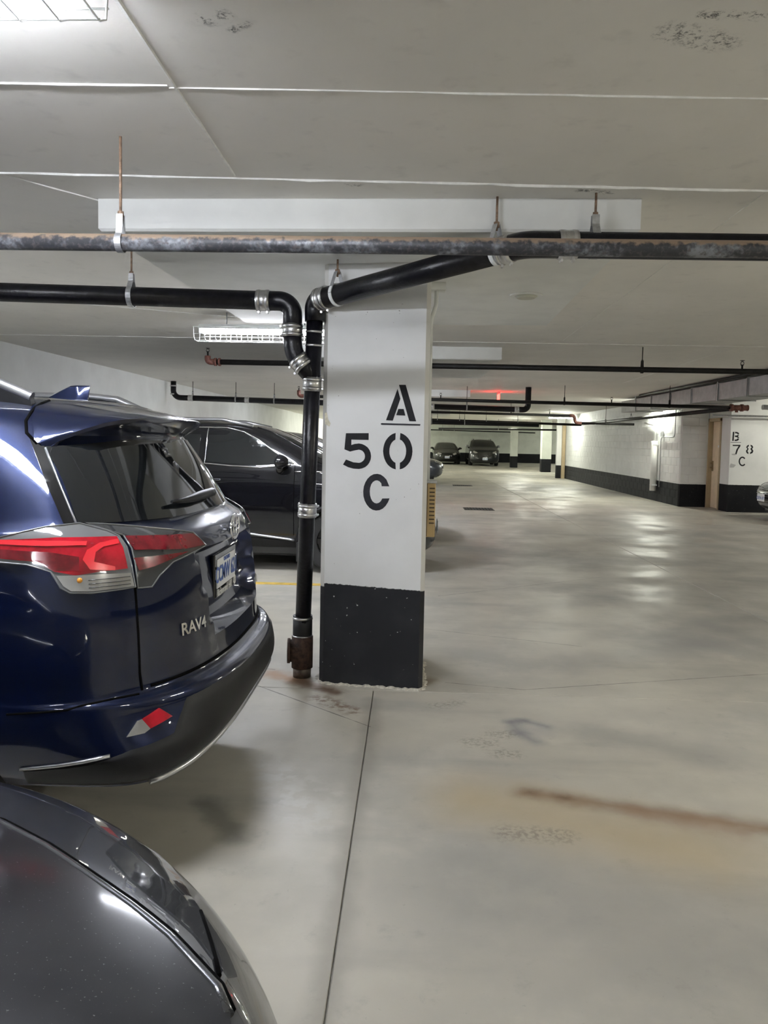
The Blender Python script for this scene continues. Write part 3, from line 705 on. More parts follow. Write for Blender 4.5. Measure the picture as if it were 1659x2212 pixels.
# white pipe boot and conduits on the block wall corner
wp = thing('pipe_guard', 'white upright pipe guard fixed on the block wall corner', 'guard', (6.56, 20.7, 0))
bm = NB(); tube(bm, [(6.56, 20.7, .28), (6.56, 20.7, 1.62)], .085, 16); obj('sleeve', bm, M['white_paint'], wp)
TB('pipe', fillet([(6.56, 20.7, 1.6), (6.56, 20.7, 2.05), (6.56, 21.6, 2.12)], .1, 6), .03, M['white_paint'], wp)
for z in (.42, 1.5): BX('bracket', (6.5, 6.635, 20.6, 20.8, z, z+.03), M['white_enamel'], wp)
cw = thing('conduit', 'thin grey conduit looping down the white wall beside the pipe guard', 'conduit', (6.63, 19.8, 1.7))
TB('pipe', fillet([(6.61, 19.3, 2.4), (6.61, 19.3, 1.72), (6.61, 20.35, 1.72), (6.61, 20.35, .4)], .12, 6), .013, M['zinc'], cw, 8)
BX('junction_box', (6.58, 6.635, 20.2, 20.33, 1.74, 1.88), M['zinc'], cw, .004)
# duct
du = thing('air_duct', 'galvanised sheet metal duct hung from the ceiling above the tan door', 'duct', (5.85, 15, 2.34))
for k in range(8):
    y = 10.2+1.25*k
    BX('duct_section', (5.5, 6.15, y+.012, y+1.238, 2.34, 2.63), M['steel_light'], du, .004)
    for q in (.0, .05): BX('flange', (5.485, 6.165, y-.03+q, y-.018+q, 2.325, 2.645), M['steel_light'], du)
for y in (11.4, 13.9, 16.4, 18.9):
    bm = NB(); box(bm, 5.478, 5.484, y, y+.03, 2.32, 2.7); box(bm, 6.166, 6.172, y, y+.03, 2.32, 2.7); box(bm, 5.478, 6.172, y, y+.03, 2.316, 2.322); obj('hanger', bm, M['zinc'], du)
run('slim black line between the duct and the ceiling', [(5.38, 10.3, 2.665), (5.38, 18.2, 2.665)], .026, (), 'black_pipe', 'sprinkler_pipe')  # thin black tube along the dark line above the duct
# conduit and louvred box on the column
cb = thing('gas_detector', 'beige louvred box on the side of the column, fed by a conduit', 'detector', (.14, 5.05, .87))
bm = NB(); box(bm, .1, .172, 5.0, 5.13, .865, 1.225, .006); o = obj('enclosure', bm, M['beige'], cb)
for k in range(10):
    z = .955+k*.0255
    bm = NB(); box(bm, .132, .166, 4.994, 5.004, z, z+.008); obj('louvre', bm, M['beige_dark'], o)
BX('lid', (.112, .18, 4.99, 5.12, 1.222, 1.24), M['zinc'], cb, .003)
BX('front_seam', (.115, .119, 4.996, 5.002, .87, 1.22), M['beige_dark'], cb)
TB('conduit', fillet([(.152, 5.1, 2.5), (.15, 5.1, 2.40), (.118, 5.1, 2.30), (.12, 5.1, 1.23)], .12, 6), .0135, M['white_paint'], cb, 10)
BX('ceiling_box', (.1, .21, 5.05, 5.16, 2.49, 2.542), M['white_paint'], cb, .004)
# ceiling cap
cp = thing('ceiling_cap', 'round off-white cover plate on the ceiling beside the column top', 'cover', (.79, 5.45, 2.54))
bm = NB(); tube(bm, [(.79, 5.45, 2.541), (.79, 5.45, 2.53)], [.115, .11], 28); obj('rim', bm, M['white_paint'], cp)
bm = NB(); tube(bm, [(.79, 5.45, 2.53), (.79, 5.45, 2.515)], [.08, .062], 24); obj('dome', bm, plain('cap_dome', (.45, .45, .38), .5), cp)
# exit sign seen edge on
ex = thing('exit_sign', 'red lit exit sign seen edge on under the far ceiling', 'sign', (2.06, 18.2, 2.5))
BX('panel', (2.05, 2.07, 18.0, 18.4, 2.46, 2.64), M['exit_red'], ex, .003)
BX('mount', (2.03, 2.09, 18.1, 18.3, 2.64, 2.7), M['zinc'], ex, .004)
# floor drains
def grate(x, y, w_, d_, label):
    o = thing('floor_drain', label, 'drain', (x, y, 0))
    BX('pit_shade', (x-w_/2, x+w_/2, y-d_/2, y+d_/2, .0005, .0015), M['pit_shade'], o)  # flat black sheet, the shade of the drain hole put into its colour
    bm = NB(); r_ = .03
    box(bm, x-w_/2-r_, x+w_/2+r_, y-d_/2-r_, y-d_/2, -.01, .006); box(bm, x-w_/2-r_, x+w_/2+r_, y+d_/2, y+d_/2+r_, -.01, .006)
    box(bm, x-w_/2-r_, x-w_/2, y-d_/2, y+d_/2, -.01, .006); box(bm, x+w_/2, x+w_/2+r_, y-d_/2, y+d_/2, -.01, .006); obj('frame', bm, M['grate'], o)
    for k in range(9):
        xx = x-w_/2+w_*(k+.5)/9; BX('bar', (xx-.012, xx+.012, y-d_/2, y+d_/2, .001, .005), M['grate'], o)
    return o
grate(1.55, 17.0, .6, .55, 'nearer of the two dark iron floor drains in the aisle')
grate(1.8, 26.0, .6, .55, 'farther of the two dark iron floor drains, near the slate grey nose')

# ================================================================== CARS
import numpy as np
def paint(name, col, metal=.6, rough=.32, coat=1.0, fleck=0, dust=0):
    t = NT(name); c = col
    if fleck: c = t.mix(t.smooth(t.noise(900, 1), .62, .72), col, tuple(min(1, v*fleck) for v in col))
    r_ = rough
    if dust:
        d = t.smooth(t.noise(210, 2), .68, .76); c = t.mix(t.math('MULTIPLY', d, dust), c, (.3, .3, .3))
        c = t.mix(t.math('MULTIPLY', t.smooth(t.noise(5, 4), .35, .7), dust*.12), c, (.2, .2, .21))
    m = t.fin(c, r_, metal, coat, spec=.12); t.b.inputs['Coat Roughness'].default_value = .025 if not dust else .1
    return m
M['navy'] = paint('navy_blue_car_paint', (.0032, .0068, .027), .5, .3, fleck=2.2)
M['black_paint'] = paint('black_car_paint', (.004, .004, .0055), .1, .3)
M['grey_paint'] = paint('dark_grey_car_paint', (.075, .077, .083), .6, .25, fleck=1.5)
M['grey_dusty'] = paint('dusty_dark_grey_bonnet', (.016, .016, .018), .3, .36, .3, dust=.4)
M['blue_grey_paint'] = paint('slate_grey_car_paint', (.09, .1, .13), .6, .32)
M['charcoal_paint'] = paint('charcoal_car_paint', (.016, .018, .018), .35, .3)
M['silver_paint'] = paint('silver_car_paint', (.32, .33, .34), .7, .3)
M['car_glass'] = plain('tinted_car_glass', (.006, .007, .008), .04, 0, .5, .6)
M['car_glass_light'] = plain('windscreen_glass', (.03, .036, .034), .05, 0, .5, .6)
M['plastic'] = plain('textured_black_bumper_plastic', (.0055, .0058, .0068), .45, spec=.28, bump=.15, bs=400)
M['gloss_black'] = plain('gloss_black_trim', (.006, .006, .007), .08, 0, .6)
M['tyre'] = plain('tyre_rubber', (.013, .013, .013), .75, bump=.3, bs=60)
M['alloy'] = plain('alloy_wheel', (.35, .36, .37), .3, .9)
M['silver_trim'] = plain('satin_silver_trim', (.55, .56, .58), .28, .9)
M['plate'] = plain('number_plate_white', (.75, .77, .8), .45)
M['plate_blue'] = plain('number_plate_blue', (.07, .13, .42), .5)
M['lamp_glass'] = plain('clear_lamp_lens', (.16, .165, .17), .06, .3, .8)
M['lamp_dark'] = plain('smoked_lamp_lens', (.035, .036, .038), .06, 0, 1)
M['lamp_white'] = plain('lamp_reflector', (.6, .6, .6), .12, .8, .5)
M['red_lens'] = plain('red_lamp_lens', (.26, .004, .012), .1, 0, 1, var=.45, vs=9)
M['red_dark'] = plain('dark_red_lamp_lens', (.13, .006, .012), .09, 0, 1, var=.35, vs=20)
M['red_bright'] = plain('bright_red_guide_and_glint', (.6, .02, .03), .25, 0, 1)
M['amber'] = plain('amber_bulb', (.6, .25, .03), .2)
M['white_letter'] = plain('white_lettering', (.75, .75, .75), .5)

def pchip(rows, sub):
    A = np.array(rows, float); n = len(A); out = []
    h = np.ones(n-1); d = np.diff(A, axis=0); m = np.zeros_like(A)
    for i in range(1, n-1):
        s = d[i-1]*d[i]; m[i] = np.where(s > 0, 2*s/np.where(np.abs(d[i-1]+d[i]) < 1e-9, 1, d[i-1]+d[i]), 0)
    m[0] = d[0]; m[-1] = d[-1]
    for i in range(n-1):
        for k in range(sub):
            t = k/sub; t2, t3 = t*t, t**3
            out.append((2*t3-3*t2+1)*A[i]+(t3-2*t2+t)*m[i]+(-2*t3+3*t2)*A[i+1]+(t3-t2)*m[i+1])
    out.append(A[-1]); return out
def shell(rows, sub=4, nc=14, ns=10, mod=None):
    """closed car skin from stacked plan outlines.
    row = (z, nose x, nose depth, nose power, nose half width, tail x, tail depth, tail power, half width)"""
    bm = NB(); loops = []
    for z, xf, Lf, nf, wf, xr, Lr, nr, w in pchip(rows, sub):
        P = []
        for k in range(-nc, nc+1):
            th = PI/2*k/nc; s, c = math.sin(th), math.cos(th)
            P.append((xf-Lf+Lf*abs(c)**(2/nf), wf*math.copysign(abs(s)**(2/nf), s)))
        a, b = xf-Lf, xr+Lr
        side = []
        for k in range(1, ns):
            x = a+(b-a)*k/ns; t = min(1, (a-x)/.8); t = t*t*(3-2*t)
            side.append((x, wf+(w-wf)*t))
        P += side
        for k in range(nc, -nc-1, -1):
            th = PI/2*k/nc; s, c = math.sin(th), math.cos(th)
            P.append((xr+Lr-Lr*abs(c)**(2/nr), w*math.copysign(abs(s)**(2/nr), s)))
        P += [(x, -y) for x, y in reversed(side)]
        if mod: loops.append([bm.verts.new(mod(x, y, z)) for x, y in P])
        else: loops.append([bm.verts.new((x, y, z)) for x, y in P])
    n = len(loops[0])
    for A, B in zip(loops, loops[1:]):
        for k in range(n): bm.faces.new((A[k], A[(k+1) % n], B[(k+1) % n], B[k]))
    bm.faces.new(loops[0][::-1]); bm.faces.new(loops[-1])
    bmesh.ops.recalc_face_normals(bm, faces=bm.faces)
    return bm
def arches(bm, wheels, r, w):
    """cut wheel arches with a boolean; returns a new bmesh"""
    me = bpy.data.meshes.new('skin'); bm.to_mesh(me); bm.free()
    o = bpy.data.objects.new('skin', me); COL.objects.link(o)
    cb = NB()
    for x in wheels:
        tube(cb, [(x, -w-.2, r*.92), (x, -w+.3, r*.92)], r*1.17, 28); tube(cb, [(x, w-.3, r*.92), (x, w+.2, r*.92)], r*1.17, 28)
    bmesh.ops.recalc_face_normals(cb, faces=cb.faces)
    cm = bpy.data.meshes.new('cut'); cb.to_mesh(cm); cb.free(); co = bpy.data.objects.new('cut', cm); COL.objects.link(co)
    md = o.modifiers.new('b', 'BOOLEAN'); md.object = co; md.operation = 'DIFFERENCE'; md.solver = 'EXACT'
    dg_ = bpy.context.evaluated_depsgraph_get(); nm = bpy.data.meshes.new_from_object(o.evaluated_get(dg_))
    out = NB(); out.from_mesh(nm)
    for q in (o, co): bpy.data.objects.remove(q)
    return out
def wheel(root, x, y, r, wd_=.22, rim='alloy'):
    s = 1 if y > 0 else -1
    bm = NB(); pr = [(r*.62, -.5), (r*.93, -.5), (r, -.32), (r, .32), (r*.93, .5), (r*.62, .5)]
    for i in range(len(pr)):
        pass
    N = 32; rings = []
    for a_, b_ in pr: rings.append([bm.verts.new((x+a_*math.cos(2*PI*k/N), y-s*wd_/2+b_*wd_, r+a_*math.sin(2*PI*k/N))) for k in range(N)])
    for A, B in zip(rings, rings[1:]+rings[:1]):
        for k in range(N): bm.faces.new((A[k], A[(k+1) % N], B[(k+1) % N], B[k]))
    o = obj('wheel', bm, M['tyre'], root, True, autos=.6)
    bm = NB(); yo = y-s*.03
    for k in range(10):
        a = 2*PI*k/10; d = Vector((math.cos(a), 0, math.sin(a))); n_ = Vector((-d.z, 0, d.x))
        c0 = Vector((x, yo, r))+d*r*.1; c1 = Vector((x, yo, r))+d*r*.62
        q = [c0-n_*.022, c0+n_*.022, c1+n_*.03, c1-n_*.03]; A = [bm.verts.new(v) for v in q]; B = [bm.verts.new(v-Vector((0, s*.03, 0))) for v in q]
        bm.faces.new(A); bm.faces.new(B)
        for i in range(4): bm.faces.new((A[i], A[(i+1) % 4], B[(i+1) % 4], B[i]))
    tube(bm, [(x, yo+s*.005, r), (x, yo-s*.05, r)], r*.2, 16); ring(bm, (x, yo-s*.06, r), (0, 1, 0), r*.64, .05, 28)
    ro = obj('rim', bm, M[rim], o, True)
    return o
class Skin:
    def __init__(s, bm):
        s.t = BVHTree.FromBMesh(bm)
    def cast(s, p, d):
        h = s.t.ray_cast(Vector(p)-Vector(d).normalized()*6, Vector(d).normalized())
        if h[0] is None: h = s.t.find_nearest(Vector(p))
        return h[0], h[1]
def patch(name, skin, pts, d, mat, parent, off=.004, th=.006, grid=.05, autos=.5, tri=False):
    """a panel laid on the car skin: outline pts (3D) dropped along d, gridded, given thickness"""
    d = Vector(d).normalized(); u = d.orthogonal().normalized(); v = d.cross(u)
    if abs(d.z) < .9:
        u = Vector((-d.y, d.x, 0)).normalized(); v = Vector((0, 0, 1)); v = (v-d*v.dot(d)).normalized()
    bm = NB(); A = [(Vector(p).dot(u), Vector(p).dot(v)) for p in pts]; dep = Vector(pts[0]).dot(d)
    f = bm.faces.new([bm.verts.new((a, b, 0)) for a, b in A]); bm.normal_update()
    for ax, (lo, hi) in enumerate(((min(a for a, b in A), max(a for a, b in A)), (min(b for a, b in A), max(b for a, b in A)))):
        n_ = max(1, int((hi-lo)/grid)); st_ = (hi-lo)/n_
        for k in range(1, n_):
            no = (1, 0, 0) if ax == 0 else (0, 1, 0); co = (lo+st_*k, 0, 0) if ax == 0 else (0, lo+st_*k, 0)
            bmesh.ops.bisect_plane(bm, geom=bm.verts[:]+bm.edges[:]+bm.faces[:], plane_co=co, plane_no=no)
    bmesh.ops.triangulate(bm, faces=[f for f in bm.faces if len(f.verts) > 4])
    base = {}
    for w in bm.verts:
        p = u*w.co.x+v*w.co.y+d*dep
        h, n_ = skin.cast(p, d)
        if n_.dot(d) > 0: n_ = -n_
        w.co = h+n_*off; base[w] = n_
    ed = [e for e in bm.edges if e.is_boundary]
    r = bmesh.ops.extrude_edge_only(bm, edges=ed)
    for w in [g for g in r['geom'] if isinstance(g, bmesh.types.BMVert)]:
        q = min((e.other_vert(w) for e in w.link_edges if e.other_vert(w) in base), key=lambda z_: (z_.co-w.co).length)
        w.co = q.co-base[q]*th
    return obj(name, bm, M[mat] if isinstance(mat, str) else mat, parent, True, autos=autos)
def on_skin(skin, pts, d=None, step=.04, off=0, closed=False):
    P = [Vector(p) for p in pts]; out = []
    if closed: P.append(P[0])
    for a, b in zip(P, P[1:]):
        n_ = max(1, int((b-a).length/step))
        for k in range(n_): out.append(a.lerp(b, k/n_))
    out.append(P[-1]); res = []
    for p in out:
        h, n_ = skin.cast(p, d) if d is not None else skin.t.find_nearest(p)[:2]
        if d is not None and n_.dot(Vector(d)) > 0: n_ = -n_
        res.append(h+n_*off)
    return res
def seam(name, skin, pts, r, mat, parent, d=None, off=0, closed=False, n=6, step=.04):
    return TB(name, on_skin(skin, pts, d, step, off, closed), r, M[mat], parent, n, True)
def both(fn):
    for s in (1, -1): fn(s)
def mirror_part(root, x, y, z, mat, k=1.0, flip=1):
    """door mirror: rounded shell on a stalk; flip=1 when the glass faces -x"""
    s = 1 if y > 0 else -1
    bm = NB(); bmesh.ops.create_uvsphere(bm, u_segments=18, v_segments=12, radius=1)
    for v in bm.verts:
        a, b, c = v.co; a2 = a if a*flip > 0 else a*.45
        v.co = (x+a2*.11*k, y+s*.1*k+b*.125*k, z+c*.085*k*(1 if c > 0 else .8))
    o = obj('mirror', bm, M[mat], root, True, autos=1.5)
    bm = NB(); tube(bm, [(x, y+s*.05*k, z-.05*k), (x-.01, y-s*.06, z-.13*k)], [.035*k, .05*k], 10); obj('mirror_foot', bm, M['gloss_black'], o, True)
    return o
def plate_part(root, x, y, z, txt, sgn=1, w=.305, h=.152, rot=0):
    bm = NB(); box(bm, x-.004, x+.004, y-w/2, y+w/2, z-h/2, z+h/2); o = obj('number_plate', bm, M['plate'], root, True)
    bm = NB(); text_bm(bm, txt, .085, lambda a, b, c: (x+sgn*(.005+c), y+sgn*a, z-.012+b), .001, True); t_ = obj('plate_characters', bm, M['plate_blue'], o, True); t_['kind'] = 'stuff'
    return o

SUV = [(.2, 2.28, .6, 2.6, .80, -2.1, .5, 2.8, .80), (.28, 2.37, .6, 2.6, .86, -2.2, .5, 2.8, .84), (.42, 2.385, .6, 2.6, .91, -2.33, .5, 2.8, .90), (.70, 2.35, .62, 2.5, .93, -2.35, .5, 2.8, .93),
       (.90, 2.31, .66, 2.4, .93, -2.31, .5, 2.8, .93), (1.0, 2.2, .68, 2.3, .92, -2.27, .5, 2.8, .925), (1.06, 1.97, .7, 2.2, .90, -2.24, .5, 2.8, .915),
       (1.12, 1.62, .6, 2.2, .885, -2.2, .5, 2.8, .905), (1.17, 1.36, .52, 2.4, .875, -2.17, .5, 2.8, .885), (1.22, 1.22, .47, 2.6, .855, -2.12, .5, 2.8, .858),
       (1.40, .88, .45, 2.6, .79, -1.97, .5, 2.8, .795), (1.55, .55, .42, 2.7, .728, -1.84, .5, 2.8, .733), (1.63, .27, .42, 2.6, .645, -1.74, .5, 2.8, .65),
       (1.675, -.1, .42, 2.4, .47, -1.6, .5, 2.6, .48), (1.70, -.5, .3, 2.2, .22, -1.3, .3, 2.4, .22)]
HATCH = [(.2, 2.0, .6, 2.5, .78, -2.05, .5, 2.8, .78), (.33, 2.18, .66, 2.3, .86, -2.18, .5, 2.8, .86), (.55, 2.23, .74, 2.2, .895, -2.22, .5, 2.8, .895),
         (.70, 2.16, .8, 2.1, .895, -2.2, .5, 2.8, .90), (.78, 2.0, .85, 2.0, .87, -2.17, .5, 2.8, .895), (.85, 1.7, .8, 2.0, .83, -2.14, .5, 2.8, .885),
         (.92, 1.35, .65, 2.1, .81, -2.1, .5, 2.8, .87), (.96, 1.17, .5, 2.3, .825, -2.08, .5, 2.8, .855), (1.0, 1.03, .45, 2.5, .82, -2.05, .5, 2.8, .84),
         (1.2, .55, .45, 2.6, .715, -1.78, .5, 2.7, .73), (1.35, .15, .42, 2.6, .61, -1.5, .5, 2.6, .62), (1.41, -.15, .4, 2.5, .5, -1.25, .5, 2.4, .51), (1.44, -.45, .3, 2.2, .24, -.9, .3, 2.2, .24)]
def scaled(rows, L, W, H, L0, W0, H0):
    a, b, c = L/L0, W/W0, H/H0
    return [(z*c, xf*a, Lf*a, nf, wf*b, xr*a, Lr*a, nr, w*b) for z, xf, Lf, nf, wf, xr, Lr, nr, w in rows]
def bits(root, skin, a, b, c, kind, mat, grille='bars', lamp='lamp_glass', plate=None, roofrail=False, glass='car_glass', mirror_mat=None, rail_mat='silver_trim', rim='alloy'):
    """glass, lamps, grille, mirrors, seams of a car built on the SUV or HATCH skin scaled by a, b, c"""
    S = lambda pts: [(x*a, y*b, z*c) for x, y, z in pts]
    suv = kind == 'suv'
    if suv:
        ws = [(.9, -.62, 1.235), (.9, .62, 1.235), (.4, .5, 1.6), (.4, -.5, 1.6)]
        fw_ = [(-.22, 1.215), (.06, 1.195), (.4, 1.185), (.7, 1.215), (.52, 1.34), (.33, 1.47), (.16, 1.545), (-.02, 1.585), (-.22, 1.6)]
        rw_ = [(-.31, 1.215), (-.31, 1.6), (-1.0, 1.59), (-1.2, 1.52), (-1.22, 1.24)]
        qw_ = [(-1.27, 1.25), (-1.25, 1.5), (-1.62, 1.44), (-1.72, 1.3)]
        hl = [(.60, .88), (.86, .95), (.885, .86), (.74, .79), (.56, .82)]; gr = [(-.42, .9), (.42, .9), (.47, .78), (.4, .5), (-.4, .5), (-.47, .78)]
        lo = [(-.6, .44), (.6, .44), (.52, .33), (-.52, .33)]
        fog = [(.62, .68), (.8, .72), (.8, .56), (.7, .52)]; pz, px, mz, mx, by = .46, 2.395, 1.2, .62, .9
        cut = (1.26, -1.42)
    else:
        ws = [(.75, -.62, 1.01), (.75, .62, 1.01), (.2, .47, 1.37), (.2, -.47, 1.37)]
        fw_ = [(-.3, 1.0), (.35, .985), (.62, 1.0), (.35, 1.16), (.1, 1.27), (-.12, 1.335), (-.3, 1.345)]
        rw_ = [(-.38, 1.0), (-.38, 1.345), (-.8, 1.32), (-1.1, 1.22), (-1.2, 1.03)]; qw_ = None
        hl = [(.52, .69), (.78, .76), (.86, .74), (.84, .66), (.6, .6)]; gr = [(-.45, .63), (.45, .63), (.5, .55), (.3, .36), (-.3, .36), (-.5, .55)]
        lo = [(-.62, .3), (.62, .3), (.5, .24), (-.5, .24)]
        fog = None; pz, px, mz, mx, by = .47, 2.25, 1.0, .5, .84
        cut = (1.35, -1.3)
    patch('windscreen', skin, S(ws), (-1, 0, -.25), glass, root, .004, .006, .08)
    patch('rear_window', skin, S([(-2, -.6, 1.25 if suv else 1.05), (-2, .6, 1.25 if suv else 1.05), (-2, .48, 1.52 if suv else 1.3), (-2, -.48, 1.52 if suv else 1.3)]), (1, 0, -.1), 'car_glass', root, .004, .006, .1)
    def side(s):
        for nm, w_ in (('front_side_window', fw_), ('rear_side_window', rw_), ('quarter_window', qw_)):
            if w_: patch(nm, skin, S([(x, s, z) for x, z in w_]), (0, -s, 0), 'car_glass', root, .003, .006, .09)
        patch('headlamp', skin, S([(2.6, s*y, z) for y, z in hl]), (-1, -s*.35, 0), lamp, root, .008, .012, .05)
        if fog: patch('fog_lamp', skin, S([(2.6, s*y, z) for y, z in fog]), (-1, -s*.3, 0), 'lamp_dark', root, .005, .01, .06)
        patch('tail_lamp', skin, S([(-2.6, s*y, z) for y, z in ((.5, 1.0 if suv else .9), (.85, 1.05 if suv else .92), (.86, .9 if suv else .78), (.6, .88 if suv else .76))]), (1, -s*.3, 0), 'red_dark', root, .006, .012, .06)
        mirror_part(root, mx*a, s*(by*b-.0), (mz+.03)*c, mirror_mat or mat, 1.0, 1)
        for x0 in (.78 if suv else .75, -.27 if suv else -.34, -1.2):
            seam('panel_gap', skin, S([(x0, s*.95, .42 if suv else .32), (x0, s*.95, 1.19 if suv else .96)]), .004, 'gap', root, (0, -s, 0))
        if roofrail:
            TB('roof_rail', S([(.1, s*.56, 1.66), (-.1, s*.565, 1.71), (-1.3, s*.565, 1.71), (-1.55, s*.56, 1.67)]), .018, M[rail_mat], root, 8, True)
    both(side)
    if grille:
        o = patch('grille', skin, S([(2.6, y, z) for y, z in gr]), (-1, 0, 0), 'gloss_black', root, .004, .01, .07)
        zs = sorted(z for y, z in gr); n_ = 6
        for k in range(1, n_):
            z = zs[0]+(zs[-1]-zs[0])*k/n_; w_ = .36
            seam('grille_bar', skin, S([(2.6, -w_, z), (2.6, w_, z)]), .008, 'chrome' if grille == 'chrome' else 'gloss_black', o, (-1, 0, 0), .006)
    patch('lower_intake', skin, S([(2.6, y, z) for y, z in lo]), (-1, 0, 0), 'plastic', root, .004, .01, .08)
    seam('bonnet_gap', skin, S([(1.0, -.75, 1.12 if suv else .95), (1.5, -.74, 1.2), (1.95, -.66, 1.2), (2.15, -.3, 1.2), (2.2, 0, 1.2), (2.15, .3, 1.2), (1.95, .66, 1.2), (1.5, .74, 1.2), (1.0, .75, 1.12 if suv else .95)]), .004, 'gap', root, (0, 0, -1))
    if plate: plate_part(root, px*a+.012, 0, pz*c, plate)
    return cut
def car(name_label, kind, loc, rotz, L, W, H, mat, wheels_r=.34, group=None, **kw):
    root = thing('car', name_label, 'car', loc, rotz, group)
    rows, L0, W0, H0 = (SUV, 4.7, 1.86, 1.7) if kind == 'suv' else (HATCH, 4.45, 1.8, 1.44)
    rows = scaled(rows, L, W, H, L0, W0, H0); a, b, c = L/L0, W/W0, H/H0
    bm = shell(rows, 4, 14, 12); sk = Skin(bm)
    cut = (1.26*a, -1.42*a) if kind == 'suv' else (1.35*a, -1.3*a)
    out = arches(bm, cut, wheels_r, W/2)
    obj('body', out, M[mat], root, True, autos=.45)
    bits(root, sk, a, b, c, kind, mat, **kw)
    for x in cut:
        for s in (1, -1): wheel(root, x, s*(W/2-.015), wheels_r, rim=kw.get('rim', 'alloy'))
    BX('underbody', (-L*.42, L*.42, -W*.38, W*.38, .16, .3), M['rubber'], root, .02, True)
    return root, sk

# black crossover behind the column
cx, sk = car('black crossover with chrome window trim, parked behind the upright black pipe', 'suv', (-2.06, 9.28, 0), 0, 4.7, 1.87, 1.71, 'black_paint', .36, grille='chrome', plate='CNXL 402', roofrail=False, rim='gloss_black')
for s in (-1, 1):
    seam('window_trim', sk, [(-1.0, s, 1.6), (-.02, s, 1.605), (.18, s, 1.56), (.35, s, 1.475), (.54, s, 1.345), (.76, s, 1.215)], .009, 'chrome', cx, (0, -s, 0), .004)
    seam('window_trim', sk, [(-1.2, s, 1.21), (-.2, s, 1.2), (.06, s, 1.18), (.4, s, 1.17), (.74, s, 1.205)], .008, 'chrome', cx, (0, -s, 0), .004)
    seam('pillar_trim', sk, [(-.235, s, 1.2), (-.235, s, 1.6)], .006, 'chrome', cx, (0, -s, 0), .004)
    seam('screen_trim', sk, [(.9, s*.62, 1.215), (.70, s*.6, 1.38), (.5, s*.54, 1.52), (.28, s*.5, 1.6)], .008, 'gloss_black', cx, None, .004)
    patch('sill_cladding', sk, [(-1.0, s, .46), (.8, s, .36), (.8, s, .28), (-1.0, s, .29)], (0, -s, 0), 'plastic', cx, .01, .02, .1)
    seam('sill_trim', sk, [(-.9, s, .465), (.3, s, .43), (.79, s, .37)], .012, 'silver_trim', cx, (0, -s, 0), .012)
    bm = NB(); N = 24
    pts = [(1.26+.43*math.cos(PI*k/N), s*.935, .33+.43*math.sin(PI*k/N)) for k in range(N+1)]; tube(bm, pts, .03, 8); obj('arch_cladding', bm, M['plastic'], cx, True)
    bm = NB(); box(bm, .83, .86, s*.93-.12, s*.93+.005, .15, .36, .008); obj('mud_flap', bm, M['rubber'], cx, True)
    TB('roof_rail', [(.25, s*.6, 1.63), (-.1, s*.61, 1.70), (-1.3, s*.6, 1.7), (-1.6, s*.56, 1.64)], .02, M['silver_trim'], cx, 8, True)
    bm = NB(); box(bm, -.2, -.04, s*.915, s*.945, 1.02, 1.04, .004); obj('door_handle', bm, M['chrome'], cx, True)
    seam('crease_trim', sk, [(.78, s, 1.13), (1.2, s*.9, 1.135), (1.6, s*.85, 1.09)], .006, 'chrome', cx, (0, -s, 0), .004)
# second dark car just beyond, saloon and crossover at the back wall, hatch nose, silver car at the right edge
car('black car behind the black crossover, only its roof showing beside the upright pipe', 'suv', (-2.0, 12.5, 0), 0, 4.6, 1.84, 1.64, 'black_paint', .34, plate='BFTR 118')
mz, _ = car('low dark grey saloon parked nose out at the back wall', 'hatch', (2.4, 51.9, 0), -PI/2, 4.46, 1.8, 1.44, 'charcoal_paint', .32, glass='car_glass_light', plate='CLVE 350', mirror_mat='gloss_black', grille='dark', lamp='lamp_white')
tc, _ = car('taller dark grey crossover parked nose out at the back wall beside the saloon', 'suv', (4.65, 49.8, 0), -PI/2, 4.6, 1.87, 1.68, 'charcoal_paint', .36, plate='CSBD 207', roofrail=True, mirror_mat='silver_paint', grille='dark', lamp='lamp_white', rail_mat='gloss_black')
car('slate grey hatchback with only its nose poking out from behind the column', 'hatch', (-1.0, 27.4, 0), 0, 4.4, 1.75, 1.5, 'blue_grey_paint', .31, grille='dark', plate=None)
car('silver car with a chrome grille, its nose by the B 78 C wall', 'hatch', (9.52, 15.75, 0), PI, 4.6, 1.82, 1.47, 'silver_paint', .33, grille='chrome', plate='CKPA 871')

# ------------------------------------------------------------------ grey car in the foreground, bonnet corner under the lens
FG = [(.16, 2.08, .8, 1.8, .8, -2.2, .5, 2.8, .82), (.32, 2.25, .88, 1.65, .89, -2.3, .5, 2.8, .89), (.5, 2.31, .9, 1.58, .92, -2.35, .5, 2.8, .92), (.63, 2.305, .9, 1.55, .92, -2.34, .5, 2.8, .92),
      (.69, 2.29, 1.02, 1.52, .885, -2.33, .5, 2.8, .915), (.735, 2.265, 1.22, 1.5, .80, -2.32, .5, 2.8, .91), (.757, 2.22, 1.32, 1.5, .745, -2.31, .5, 2.8, .905), (.775, 2.1, 1.35, 1.55, .70, -2.3, .5, 2.8, .90),
      (.80, 1.85, 1.25, 1.65, .66, -2.28, .5, 2.8, .89), (.83, 1.55, 1.05, 1.8, .64, -2.26, .5, 2.8, .88), (.87, 1.25, .75, 2.0, .66, -2.24, .5, 2.8, .87), (.91, 1.08, .55, 2.3, .76, -2.2, .5, 2.8, .855), (.96, .95, .47, 2.5, .8, -2.1, .5, 2.8, .83),
      (1.2, .45, .45, 2.6, .70, -1.6, .5, 2.7, .71), (1.36, .05, .42, 2.6, .59, -1.2, .5, 2.6, .6), (1.42, -.3, .4, 2.5, .48, -.9, .4, 2.4, .49), (1.44, -.5, .2, 2.2, .2, -.75, .2, 2.2, .2)]
fg = thing('car', 'dark grey car nearest the viewer, only its dusty bonnet corner showing', 'car', (-2.42, .85, 0), 0)
